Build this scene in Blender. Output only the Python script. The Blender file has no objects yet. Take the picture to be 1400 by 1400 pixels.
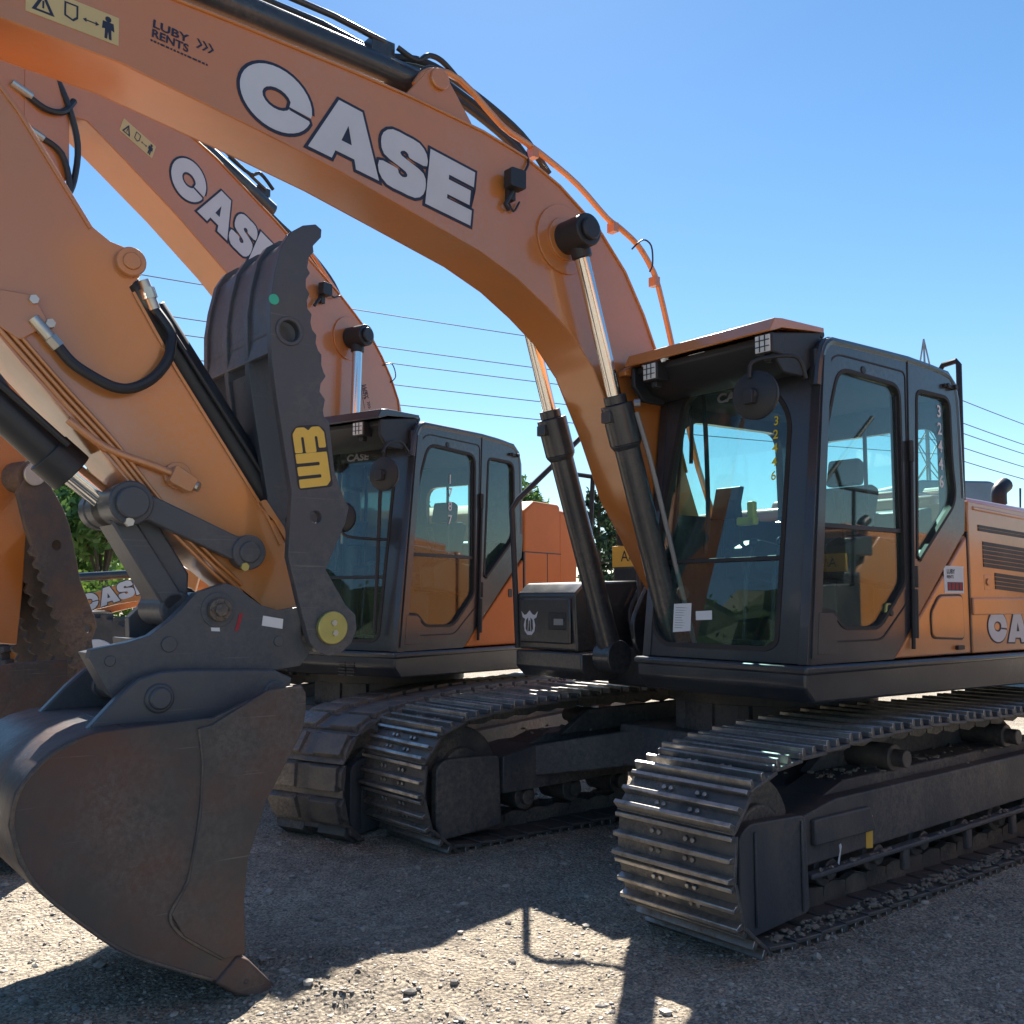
import bpy, bmesh, math, random
from mathutils import Vector, Matrix, noise
R = math.radians
random.seed(7)
sc = bpy.context.scene
col = sc.collection
# ------------------------------------------------------------------ camera
FPX, HORIZON, CAM_H = 1350.0, 818.0, 1.5
pitch = math.atan((HORIZON - 700.0) / FPX)
cam = bpy.data.cameras.new('camera')
cam.sensor_width = 36.0
cam.lens = 36.0 * FPX / 1400.0
cam.clip_start, cam.clip_end = 0.05, 3000.0
camo = bpy.data.objects.new('camera', cam)
camo.location = (0, 0, CAM_H)
camo.rotation_euler = (R(90) + pitch, 0, 0)
col.objects.link(camo)
sc.camera = camo
# ------------------------------------------------------------------ sky and sun
SUN_AZ, SUN_EL = R(-1.5), R(42.5)          # azimuth measured from the view axis to the right
w = bpy.data.worlds.new('World'); sc.world = w; w.use_nodes = True
nt = w.node_tree; nt.nodes.clear()
so = nt.nodes.new('ShaderNodeOutputWorld'); sb = nt.nodes.new('ShaderNodeBackground')
sk = nt.nodes.new('ShaderNodeTexSky'); sk.sky_type = 'NISHITA'; sk.sun_disc = False
sk.sun_elevation = SUN_EL; sk.sun_rotation = SUN_AZ
sk.air_density = 1.0; sk.dust_density = 0.06; sk.ozone_density = 3.0; sk.altitude = 0
hs = nt.nodes.new('ShaderNodeHueSaturation'); hs.inputs['Saturation'].default_value = 1.16; hs.inputs['Value'].default_value = 0.56; hs.inputs['Hue'].default_value = 0.496
sb.inputs['Strength'].default_value = 0.1
nt.links.new(sk.outputs[0], hs.inputs['Color']); nt.links.new(hs.outputs[0], sb.inputs['Color']); nt.links.new(sb.outputs[0], so.inputs['Surface'])
sl = bpy.data.lights.new('sun', 'SUN'); sl.energy = 4.2; sl.angle = R(0.5); sl.color = (1.0, 0.94, 0.84)
slo = bpy.data.objects.new('sun', sl); col.objects.link(slo)
sd = Vector((math.sin(SUN_AZ) * math.cos(SUN_EL), math.cos(SUN_AZ) * math.cos(SUN_EL), math.sin(SUN_EL)))
slo.rotation_euler = sd.to_track_quat('Z', 'Y').to_euler(); slo.location = (5, 30, 30)
sc.view_settings.view_transform = 'Standard'
sc.view_settings.look = 'None'
sc.view_settings.exposure = 1.5
sc.view_settings.gamma = 1.0
sc.view_settings.use_curve_mapping = False

# ------------------------------------------------------------------ materials
def new_mat(name):
    m = bpy.data.materials.new(name); m.use_nodes = True
    n = m.node_tree.nodes; n.clear()
    o = n.new('ShaderNodeOutputMaterial'); return m, n, m.node_tree.links, o

def paint(name, base, rough=0.4, metal=0.0, coat=0.0, dirt=None, dirt_amt=0.3, scale=3.0, bump=0.0, bscale=60.0, streak=0.0, spec=0.5, dust=None, dust_amt=0.0, dust_scale=14.0, scratch=0.0, coat_ior=1.5):
    m, n, l, o = new_mat(name)
    p = n.new('ShaderNodeBsdfPrincipled'); l.new(p.outputs[0], o.inputs['Surface'])
    p.inputs['Roughness'].default_value = rough; p.inputs['Metallic'].default_value = metal
    p.inputs['Coat Weight'].default_value = coat; p.inputs['Coat Roughness'].default_value = 0.14; p.inputs['Coat IOR'].default_value = coat_ior
    p.inputs['Specular IOR Level'].default_value = spec
    tc = n.new('ShaderNodeTexCoord')
    nz = n.new('ShaderNodeTexNoise'); nz.inputs['Scale'].default_value = scale; nz.inputs['Detail'].default_value = 8; nz.inputs['Roughness'].default_value = 0.65
    if streak:
        mp = n.new('ShaderNodeMapping'); mp.inputs['Scale'].default_value = (1, 1, 1.0 / streak)
        l.new(tc.outputs['Object'], mp.inputs[0]); l.new(mp.outputs[0], nz.inputs['Vector'])
    else:
        l.new(tc.outputs['Object'], nz.inputs['Vector'])
    rp = n.new('ShaderNodeValToRGB'); rp.color_ramp.elements[0].position = 0.42; rp.color_ramp.elements[1].position = 0.72
    l.new(nz.outputs['Fac'], rp.inputs[0])
    mx = n.new('ShaderNodeMix'); mx.data_type = 'RGBA'
    mx.inputs[6].default_value = (*base, 1); d = dirt or tuple(c * 0.6 for c in base); mx.inputs[7].default_value = (*d, 1)
    ml = n.new('ShaderNodeMath'); ml.operation = 'MULTIPLY'; ml.inputs[1].default_value = dirt_amt
    l.new(rp.outputs[0], ml.inputs[0]); l.new(ml.outputs[0], mx.inputs[0]); cur = mx.outputs[2]
    def layer(cur, fac, colr):
        q = n.new('ShaderNodeMix'); q.data_type = 'RGBA'; l.new(cur, q.inputs[6]); q.inputs[7].default_value = (*colr, 1); l.new(fac, q.inputs[0]); return q.outputs[2]
    if dust:                      # patches of dried dust: fine grains inside broad areas
        d1 = n.new('ShaderNodeTexNoise'); d1.inputs['Scale'].default_value = dust_scale * 0.18; d1.inputs['Detail'].default_value = 5; l.new(tc.outputs['Object'], d1.inputs['Vector'])
        d2 = n.new('ShaderNodeTexNoise'); d2.inputs['Scale'].default_value = dust_scale * 4; d2.inputs['Detail'].default_value = 8; d2.inputs['Roughness'].default_value = 0.8; l.new(tc.outputs['Object'], d2.inputs['Vector'])
        ra1 = n.new('ShaderNodeValToRGB'); ra1.color_ramp.elements[0].position = 0.44; ra1.color_ramp.elements[1].position = 0.64; l.new(d1.outputs['Fac'], ra1.inputs[0])
        ra2 = n.new('ShaderNodeValToRGB'); ra2.color_ramp.elements[0].position = 0.40; ra2.color_ramp.elements[1].position = 0.62; l.new(d2.outputs['Fac'], ra2.inputs[0])
        mm = n.new('ShaderNodeMath'); mm.operation = 'MULTIPLY'; l.new(ra1.outputs[0], mm.inputs[0]); l.new(ra2.outputs[0], mm.inputs[1])
        m3 = n.new('ShaderNodeMath'); m3.operation = 'MULTIPLY'; m3.inputs[1].default_value = dust_amt; l.new(mm.outputs[0], m3.inputs[0])
        cur = layer(cur, m3.outputs[0], dust)
    if scratch:                   # long thin bare scratches in two directions
        for k, rot in enumerate((0.5, -0.9)):
            mp2 = n.new('ShaderNodeMapping'); mp2.inputs['Rotation'].default_value = (0, rot, 0); mp2.inputs['Scale'].default_value = (1.2, 30, 55); l.new(tc.outputs['Object'], mp2.inputs[0])
            sn = n.new('ShaderNodeTexNoise'); sn.inputs['Scale'].default_value = 1.6; sn.inputs['Detail'].default_value = 3; l.new(mp2.outputs[0], sn.inputs['Vector'])
            rs_ = n.new('ShaderNodeValToRGB'); rs_.color_ramp.elements[0].position = 0.69; rs_.color_ramp.elements[1].position = 0.74; l.new(sn.outputs['Fac'], rs_.inputs[0])
            ms = n.new('ShaderNodeMath'); ms.operation = 'MULTIPLY'; ms.inputs[1].default_value = scratch; l.new(rs_.outputs[0], ms.inputs[0])
            cur = layer(cur, ms.outputs[0], (0.22, 0.21, 0.2))
    l.new(cur, p.inputs['Base Color'])
    ra = n.new('ShaderNodeMath'); ra.operation = 'MULTIPLY_ADD'; ra.inputs[1].default_value = 0.35 * dirt_amt; ra.inputs[2].default_value = rough
    l.new(rp.outputs[0], ra.inputs[0]); l.new(ra.outputs[0], p.inputs['Roughness'])
    if bump:
        n2 = n.new('ShaderNodeTexNoise'); n2.inputs['Scale'].default_value = bscale; n2.inputs['Detail'].default_value = 6
        l.new(tc.outputs['Object'], n2.inputs['Vector'])
        b = n.new('ShaderNodeBump'); b.inputs['Strength'].default_value = bump; b.inputs['Distance'].default_value = 0.01
        l.new(n2.outputs['Fac'], b.inputs['Height']); l.new(b.outputs[0], p.inputs['Normal'])
    return m

def glass(name, tint, refl_rough=0.01, dust=0.03):
    m, n, l, o = new_mat(name)
    tr = n.new('ShaderNodeBsdfTransparent'); tr.inputs[0].default_value = (*tint, 1)
    gl = n.new('ShaderNodeBsdfGlossy'); gl.inputs['Roughness'].default_value = refl_rough; gl.inputs[0].default_value = (1, 1, 1, 1)
    fr = n.new('ShaderNodeFresnel'); ge = n.new('ShaderNodeNewGeometry'); io = n.new('ShaderNodeMath'); io.operation = 'MULTIPLY_ADD'
    io.inputs[1].default_value = 1 / 1.5 - 1.5; io.inputs[2].default_value = 1.5; l.new(ge.outputs['Backfacing'], io.inputs[0]); l.new(io.outputs[0], fr.inputs[0])   # thin pane: the same reflection from both faces
    mx = n.new('ShaderNodeMixShader'); l.new(fr.outputs[0], mx.inputs[0]); l.new(tr.outputs[0], mx.inputs[1]); l.new(gl.outputs[0], mx.inputs[2])
    df = n.new('ShaderNodeBsdfDiffuse'); df.inputs[0].default_value = (0.35, 0.33, 0.3, 1)
    tc = n.new('ShaderNodeTexCoord'); nz = n.new('ShaderNodeTexNoise'); nz.inputs['Scale'].default_value = 5; nz.inputs['Detail'].default_value = 7
    l.new(tc.outputs['Object'], nz.inputs['Vector'])
    mu = n.new('ShaderNodeMath'); mu.operation = 'MULTIPLY'; mu.inputs[1].default_value = dust * 1.6; l.new(nz.outputs['Fac'], mu.inputs[0])
    m2 = n.new('ShaderNodeMixShader'); l.new(mu.outputs[0], m2.inputs[0]); l.new(mx.outputs[0], m2.inputs[1]); l.new(df.outputs[0], m2.inputs[2])
    l.new(m2.outputs[0], o.inputs['Surface'])
    return m

M = {}
M['orange'] = paint('orange_paint', (0.57, 0.192, 0.036), 0.40, coat=1.0, coat_ior=1.75, dirt=(0.42, 0.19, 0.07), dirt_amt=0.5, scale=2.2, bump=0.02, bscale=25, dust=(0.42, 0.30, 0.22), dust_amt=0.28, dust_scale=9, scratch=0.12)
M['orange_flat'] = paint('low_gloss_orange_paint', (0.58, 0.18, 0.034), 0.55, coat=0.12, dirt=(0.44, 0.17, 0.07), dirt_amt=0.5, scale=2.2, bump=0.02, bscale=25, spec=0.3)  # same orange with the coat cut, so these panels lose the pale sky sheen
M['mud'] = paint('dried_mud', (0.24, 0.205, 0.165), 0.95, dirt=(0.36, 0.31, 0.25), dirt_amt=0.7, scale=25, bump=0.3)
M['dark'] = paint('charcoal_cab_paint', (0.027, 0.032, 0.043), 0.30, coat=0.7, coat_ior=1.5, dirt=(0.075, 0.072, 0.07), dirt_amt=0.35, scale=4, dust=(0.2, 0.18, 0.16), dust_amt=0.22, dust_scale=8)
M['beam'] = paint('black_frame_paint', (0.022, 0.028, 0.038), 0.36, coat=0.5, dirt=(0.075, 0.068, 0.06), dirt_amt=0.4, scale=5, bump=0.03, dust=(0.22, 0.19, 0.16), dust_amt=0.3, dust_scale=9)
M['gray'] = paint('dark_grey_tool_paint', (0.062, 0.070, 0.086), 0.42, coat=0.1, dirt=(0.1, 0.085, 0.08), dirt_amt=0.4, scale=5, bump=0.05, bscale=40, dust=(0.22, 0.2, 0.18), dust_amt=0.3, dust_scale=8, scratch=0.3)
M['bucket'] = paint('worn_bucket_steel', (0.060, 0.058, 0.060), 0.45, metal=0.15, dirt=(0.15, 0.07, 0.048), dirt_amt=0.85, scale=2.4, bump=0.22, bscale=26, dust=(0.22, 0.2, 0.18), dust_amt=0.38, dust_scale=10, scratch=0.4)
M['rusty'] = paint('rusty_steel', (0.075, 0.073, 0.075), 0.6, metal=0.1, dirt=(0.24, 0.14, 0.08), dirt_amt=0.6, scale=5, bump=0.2, dust=(0.33, 0.25, 0.17), dust_amt=0.6, dust_scale=9)
M['track'] = paint('dusty_track_steel', (0.09, 0.09, 0.093), 0.45, metal=0.25, dirt=(0.24, 0.205, 0.17), dirt_amt=0.7, scale=6, bump=0.3, bscale=40, dust=(0.34, 0.29, 0.235), dust_amt=0.7, dust_scale=12)
M['worn'] = paint('polished_track_steel', (0.45, 0.43, 0.41), 0.34, metal=0.8, dirt=(0.15, 0.125, 0.105), dirt_amt=0.75, scale=14)
M['under'] = paint('grimy_undercarriage_paint', (0.06, 0.067, 0.08), 0.5, dirt=(0.18, 0.155, 0.13), dirt_amt=0.6, scale=5, bump=0.2, streak=3.0, dust=(0.3, 0.25, 0.2), dust_amt=0.55, dust_scale=8)
M['hose'] = paint('black_rubber_hose', (0.022, 0.025, 0.031), 0.42, dirt_amt=0.2)
M['rubber'] = paint('black_rubber', (0.02, 0.02, 0.022), 0.65, dirt=(0.08, 0.07, 0.06), dirt_amt=0.3)
M['tyre'] = paint('dusty_tyre_rubber', (0.06, 0.06, 0.062), 0.75, dirt=(0.16, 0.14, 0.12), dirt_amt=0.6, scale=5)
M['plastic'] = paint('black_plastic', (0.022, 0.025, 0.031), 0.45, dirt_amt=0.3)
M['chrome'] = paint('chromed_rod', (0.75, 0.74, 0.72), 0.12, metal=1.0, dirt_amt=0.1)
M['zinc'] = paint('zinc_fitting', (0.6, 0.58, 0.52), 0.35, metal=0.9, dirt_amt=0.4)
M['brass'] = paint('yellow_zinc_pin', (0.52, 0.47, 0.16), 0.38, metal=0.6, dirt_amt=0.3, scale=9)
M['yellow'] = paint('yellow_decal', (0.85, 0.52, 0.09), 0.45, dirt_amt=0.25, scale=9)
M['cream'] = paint('cream_warning_sticker', (0.62, 0.47, 0.22), 0.5, dirt_amt=0.2)
M['white'] = paint('white_vinyl', (0.62, 0.62, 0.66), 0.45, dirt=(0.45, 0.45, 0.45), dirt_amt=0.3)
M['navy'] = paint('navy_vinyl', (0.02, 0.025, 0.05), 0.45, dirt_amt=0.2)
M['paper'] = paint('white_paper', (0.75, 0.76, 0.78), 0.7, dirt_amt=0.1)
M['red'] = paint('red_marking', (0.35, 0.03, 0.04), 0.6, dirt_amt=0.3)
M['green'] = paint('green_sticker', (0.05, 0.5, 0.32), 0.5, dirt_amt=0.3)
M['seat'] = paint('grey_seat_fabric', (0.055, 0.07, 0.09), 0.8, dirt_amt=0.2, bump=0.1, bscale=200)
M['lens'] = paint('led_lens', (0.72, 0.72, 0.7), 0.15, dirt_amt=0.2, scale=60)
M['glass'] = glass('tinted_windscreen_glass', (0.82, 0.95, 0.935))
M['sideglass'] = glass('tinted_side_glass', (0.79, 0.94, 0.92))
M['lcd'] = paint('yellow_plastic', (0.75, 0.62, 0.03), 0.4, dirt_amt=0.1)
M['galv'] = paint('galvanised_steel', (0.3, 0.31, 0.33), 0.5, metal=0.6, dirt_amt=0.3)
M['wire'] = paint('power_line_cable', (0.12, 0.13, 0.15), 0.6, dirt_amt=0.1)
M['wood'] = paint('weathered_pole_wood', (0.12, 0.09, 0.07), 0.85, dirt_amt=0.4)
M['bark'] = paint('tree_bark', (0.09, 0.065, 0.045), 0.9, dirt_amt=0.4, bump=0.4)
M['bluepaint'] = paint('blue_grey_vehicle_paint', (0.12, 0.17, 0.24), 0.35, coat=0.4, dirt_amt=0.3)
M['darkglass'] = paint('dark_vehicle_glass', (0.02, 0.025, 0.03), 0.08, dirt_amt=0.1)
M['bluetarp'] = paint('blue_tarpaulin', (0.03, 0.12, 0.35), 0.6, dirt_amt=0.3)

def leaf_mat(name, c1, c2):
    m, n, l, o = new_mat(name)
    d = n.new('ShaderNodeBsdfPrincipled'); d.inputs['Roughness'].default_value = 0.55
    t = n.new('ShaderNodeBsdfTranslucent')
    g = n.new('ShaderNodeNewGeometry'); rp = n.new('ShaderNodeValToRGB')
    rp.color_ramp.elements[0].color = (*c1, 1); rp.color_ramp.elements[1].color = (*c2, 1)
    l.new(g.outputs['Random Per Island'], rp.inputs[0]); l.new(rp.outputs[0], d.inputs['Base Color']); l.new(rp.outputs[0], t.inputs[0])
    mx = n.new('ShaderNodeMixShader'); mx.inputs[0].default_value = 0.4
    l.new(d.outputs[0], mx.inputs[1]); l.new(t.outputs[0], mx.inputs[2]); l.new(mx.outputs[0], o.inputs['Surface'])
    return m
M['leaf'] = leaf_mat('broad_leaf', (0.05, 0.11, 0.025), (0.18, 0.31, 0.08))
M['leaf_dark'] = leaf_mat('pine_needle', (0.022, 0.05, 0.024), (0.065, 0.115, 0.05))
M['grass'] = leaf_mat('grass_blade', (0.07, 0.14, 0.02), (0.2, 0.3, 0.05))

# ------------------------------------------------------------------ mesh helpers
class MB:
    def __init__(s): s.bm = bmesh.new()
    def prism(s, prof, y0, y1):
        """profile in (x, z) extruded along y"""
        bm = s.bm
        a = [bm.verts.new((x, y0, z)) for x, z in prof]; b = [bm.verts.new((x, y1, z)) for x, z in prof]
        n = len(prof)
        for i in range(n):
            j = (i + 1) % n
            bm.faces.new((a[i], a[j], b[j], b[i]))
        bm.faces.new(a[::-1]); bm.faces.new(b)
        return s
    def prism_map(s, poly, O, U, V, N, t0, t1):
        O, U, V, N = map(Vector, (O, U, V, N)); bm = s.bm
        a = [bm.verts.new(O + U * u + V * v + N * t0) for u, v in poly]; b = [bm.verts.new(O + U * u + V * v + N * t1) for u, v in poly]
        n = len(poly)
        for i in range(n):
            j = (i + 1) % n; bm.faces.new((a[i], a[j], b[j], b[i]))
        bm.faces.new(a[::-1]); bm.faces.new(b); return s
    def plate(s, outer, holes, O, U, V, N, t0, t1):
        """plate with holes; 2-D loops mapped to O + u U + v V, thickness from t0 to t1 along N"""
        O, U, V, N = map(Vector, (O, U, V, N))
        t = bmesh.new(); edges = []
        for loop in [outer] + list(holes):
            vs = [t.verts.new((u, v, 0)) for u, v in loop]
            for i in range(len(vs)): edges.append(t.edges.new((vs[i], vs[(i + 1) % len(vs)])))
        bmesh.ops.triangle_fill(t, use_beauty=True, use_dissolve=False, edges=edges)
        t.verts.ensure_lookup_table(); t.verts.index_update()
        tri = [[v.index for v in f.verts] for f in t.faces]; co = [v.co.copy() for v in t.verts]
        bd = [(e.verts[0].index, e.verts[1].index) for e in t.edges if len(e.link_faces) == 1]
        t.free(); bm = s.bm
        a = [bm.verts.new(O + U * c.x + V * c.y + N * t0) for c in co]; b = [bm.verts.new(O + U * c.x + V * c.y + N * t1) for c in co]
        for f in tri:
            bm.faces.new([a[i] for i in f][::-1]); bm.faces.new([b[i] for i in f])
        for i, j in bd: bm.faces.new((a[i], a[j], b[j], b[i]))
        return s
    def box(s, x0, x1, y0, y1, z0, z1): return s.prism([(x0, z0), (x1, z0), (x1, z1), (x0, z1)], y0, y1)
    def cyl(s, p0, p1, r0, r1=None, n=24, caps=True):
        r1 = r0 if r1 is None else r1; p0 = Vector(p0); p1 = Vector(p1); d = (p1 - p0).normalized()
        u = d.orthogonal().normalized(); v = d.cross(u); bm = s.bm
        A = []; B = []
        for i in range(n):
            c, q = math.cos(2 * math.pi * i / n), math.sin(2 * math.pi * i / n)
            A.append(bm.verts.new(p0 + (u * c + v * q) * r0)); B.append(bm.verts.new(p1 + (u * c + v * q) * r1))
        for i in range(n): j = (i + 1) % n; bm.faces.new((A[i], A[j], B[j], B[i]))
        if caps: bm.faces.new(A[::-1]); bm.faces.new(B)
        return s
    def disc_y(s, x, z, y0, y1, r, n=28, r1=None): return s.cyl((x, y0, z), (x, y1, z), r, r1, n)
    def tube(s, pts, r, n=8, smooth=0, closed=False):
        P = [Vector(p) for p in pts]
        if smooth:
            Q = []
            for i in range(len(P) - 1):
                p0, p1, p2, p3 = P[max(i - 1, 0)], P[i], P[i + 1], P[min(i + 2, len(P) - 1)]
                for k in range(smooth):
                    t = k / smooth
                    Q.append(0.5 * ((2 * p1) + (p2 - p0) * t + (2 * p0 - 5 * p1 + 4 * p2 - p3) * t * t + (3 * p1 - p0 - 3 * p2 + p3) * t ** 3))
            Q.append(P[-1]); P = Q
        bm = s.bm; rings = []; u = None
        for i, p in enumerate(P):
            d = (P[min(i + 1, len(P) - 1)] - P[max(i - 1, 0)]).normalized()
            u = d.orthogonal().normalized() if u is None else (u - d * u.dot(d)).normalized()
            v = d.cross(u)
            rings.append([bm.verts.new(p + (u * math.cos(2 * math.pi * k / n) + v * math.sin(2 * math.pi * k / n)) * r) for k in range(n)])
        for a, b in zip(rings, rings[1:]):
            for k in range(n): j = (k + 1) % n; bm.faces.new((a[k], a[j], b[j], b[k]))
        bm.faces.new(rings[0][::-1]); bm.faces.new(rings[-1]); return s
    def strip(s, prof, y0, y1, th):
        """open profile in (x, z) swept along y with a thickness towards the left of travel"""
        n = len(prof); off = []
        for i in range(n):
            a = Vector(prof[max(i - 1, 0)]); b = Vector(prof[min(i + 1, n - 1)]); d = (b - a).normalized()
            off.append((prof[i][0] - d.y * th, prof[i][1] + d.x * th))
        return s.prism(list(prof) + off[::-1], y0, y1)
    def ball(s, c, r, seg=12, sx=1, sy=1, sz=1):
        mt = Matrix.Translation(Vector(c)) @ Matrix.Diagonal((sx, sy, sz, 1))
        bmesh.ops.create_uvsphere(s.bm, u_segments=seg, v_segments=max(6, seg // 2 + 2), radius=r, matrix=mt); return s
    def build(s, name, mat, parent=None, bevel=0.0, smooth=True, seg=2, ang=35):
        bm = s.bm
        bmesh.ops.recalc_face_normals(bm, faces=bm.faces[:])
        me = bpy.data.meshes.new(name); bm.to_mesh(me); bm.free()
        if isinstance(mat, (list, tuple)):
            for m_ in mat: me.materials.append(m_)
        else: me.materials.append(mat)
        if smooth:
            for p in me.polygons: p.use_smooth = True
            me.set_sharp_from_angle(angle=R(ang))
        o = bpy.data.objects.new(name, me); col.objects.link(o)
        if parent is not None: o.parent = parent
        if bevel:
            b = o.modifiers.new('bevel', 'BEVEL'); b.width = bevel; b.segments = seg; b.limit_method = 'ANGLE'; b.angle_limit = R(40)
        return o

def rnd(poly, r, n=4):
    """round the corners of a polygon"""
    out = []; m = len(poly)
    for i in range(m):
        rr = r[i] if isinstance(r, (list, tuple)) else r
        p = Vector(poly[i]); a = Vector(poly[i - 1]); b = Vector(poly[(i + 1) % m])
        d1 = a - p; d2 = b - p; k = min(rr, d1.length * 0.45, d2.length * 0.45)
        if k < 1e-4: out.append(tuple(p)); continue
        q1 = p + d1.normalized() * k; q2 = p + d2.normalized() * k
        for j in range(n + 1):
            t = j / n; out.append(tuple(q1 * (1 - t) ** 2 + p * 2 * t * (1 - t) + q2 * t * t))
    return out

def smooth_poly(pts, k=4):
    n = len(pts); P = [Vector(p) for p in pts]; out = []
    for i in range(n):
        p0, p1, p2, p3 = P[i - 1], P[i], P[(i + 1) % n], P[(i + 2) % n]
        for j in range(k):
            t = j / k
            out.append(tuple(0.5 * ((2 * p1) + (p2 - p0) * t + (2 * p0 - 5 * p1 + 4 * p2 - p3) * t * t + (3 * p1 - p0 - 3 * p2 + p3) * t ** 3)))
    return out

def circ(x, z, r, n=24): return [(x + r * math.cos(2 * math.pi * i / n), z + r * math.sin(2 * math.pi * i / n)) for i in range(n)]

def offset_poly(poly, d):
    n = len(poly); area = sum(poly[i][0] * poly[(i + 1) % n][1] - poly[(i + 1) % n][0] * poly[i][1] for i in range(n))
    sgn = 1 if area > 0 else -1; out = []
    for i in range(n):
        p = Vector(poly[i]); a = (p - Vector(poly[i - 1])).normalized(); b = (Vector(poly[(i + 1) % n]) - p).normalized()
        na = Vector((a.y, -a.x)) * sgn; nb = Vector((b.y, -b.x)) * sgn
        m = (na + nb); L = m.length
        if L < 1e-5: out.append(tuple(p + na * d)); continue
        m /= L; out.append(tuple(p + m * d / max(0.5, m.dot(na))))
    return out

def text_mesh(mb, text, O, U, V, N, size, th=0.002, align='LEFT', bold=0.0, spacing=1.0):
    cu = bpy.data.curves.new('txt', 'FONT'); cu.body = text; cu.size = size; cu.align_x = align; cu.offset = bold; cu.space_character = spacing; cu.resolution_u = 4
    o = bpy.data.objects.new('txt', cu); col.objects.link(o)
    dg = bpy.context.evaluated_depsgraph_get(); me = bpy.data.meshes.new_from_object(o.evaluated_get(dg))
    O, U, V, N = map(Vector, (O, U, V, N)); bm = mb.bm
    vs = [v.co.copy() for v in me.vertices]
    a = [bm.verts.new(O + U * c.x + V * c.y + N * th) for c in vs]
    for f in me.polygons:
        try: bm.faces.new([a[i] for i in f.vertices])
        except ValueError: pass
    bpy.data.objects.remove(o); bpy.data.curves.remove(cu); bpy.data.meshes.remove(me)
    return mb

def empty(name, label, cat, loc=(0, 0, 0), rz=0.0, group=None):
    o = bpy.data.objects.new(name, None); col.objects.link(o); o.location = loc; o.rotation_euler = (0, 0, rz); o.empty_display_size = 0.3
    o['label'] = label; o['category'] = cat
    if group: o['group'] = group
    return o
def tag(o, label, cat, group=None):
    o['label'] = label; o['category'] = cat
    if group: o['group'] = group
    return o
def kids(o): return [c for c in bpy.data.objects if c.parent == o]
def copy_obj(o, parent):
    c = o.copy(); col.objects.link(c); c.parent = parent; return c
def copy_tree(o, parent=None):
    ch = kids(o); c = copy_obj(o, parent)
    for k in ch: copy_tree(k, c)
    return c

# ------------------------------------------------------------------ the heavy block lettering on the booms
def arc(cx, cy, rx, ry, a0, a1, n=14): return [(cx + rx * math.cos(R(a0 + (a1 - a0) * i / n)), cy + ry * math.sin(R(a0 + (a1 - a0) * i / n))) for i in range(n + 1)]
GLYPH = {
    'C': ([(1.0, 0.46)] + [(0.99, 0.46)] + arc(0.5, 0.5, 0.5, 0.5, 0 + 3, 180, 16) + arc(0.5, 0.5, 0.5, 0.5, 183, 345, 16) + [(0.97, 0.40), (0.68, 0.42)] + arc(0.5, 0.5, 0.2, 0.17, -18, -342, 16) + [(0.68, 0.47)], []),
    'A': ([(-0.02, 0), (0.34, 1), (0.70, 1), (1.06, 0), (0.70, 0), (0.66, 0.15), (0.37, 0.15), (0.33, 0)], [[(0.44, 0.36), (0.52, 0.66), (0.60, 0.36)]]),
    'S': (smooth_poly([(0.98, 0.66), (0.95, 0.86), (0.78, 0.99), (0.5, 1.0), (0.22, 0.99), (0.05, 0.86), (0.02, 0.68), (0.10, 0.50), (0.35, 0.43), (0.56, 0.38), (0.60, 0.31), (0.51, 0.26), (0.42, 0.30), (0.39, 0.36), (0.2, 0.37), (0.02, 0.35), (0.04, 0.15), (0.22, 0.01), (0.5, 0.0), (0.80, 0.01), (0.96, 0.14), (0.99, 0.34), (0.92, 0.50), (0.68, 0.57), (0.45, 0.62), (0.42, 0.68), (0.50, 0.73), (0.58, 0.70), (0.61, 0.65), (0.8, 0.64)], 2), []),
    'E': ([(0, 0), (1, 0), (1, 0.28), (0.44, 0.28), (0.44, 0.36), (0.94, 0.36), (0.94, 0.63), (0.44, 0.63), (0.44, 0.72), (1, 0.72), (1, 1), (0, 1)], []),
}
def block_word(parent, O, U, V, N, h, widths, gap, outline=0.05, name='lettering', mats=None, t=0.0):
    O, U, V, N = map(Vector, (O, U, V, N)); a = MB(); b = MB(); x = 0.0
    for ch, wd in zip('CASE', widths):
        outer, holes = GLYPH[ch]
        sc_ = lambda L: [(x + u * wd, v * h) for u, v in L]
        Uo = sc_(outer); Ho = [sc_(q) for q in holes]
        a.plate(Uo, Ho, O, U, V, N, t + 0.003, t + 0.0045)
        b.plate(offset_poly(Uo, outline * h), [], O, U, V, N, t + 0.0008, t + 0.0025)
        x += wd + gap
    m1, m2 = mats or (M['white'], M['navy'])
    b.build(name + '_outline', m2, parent, smooth=False)
    return a.build(name, m1, parent, smooth=False)

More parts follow.
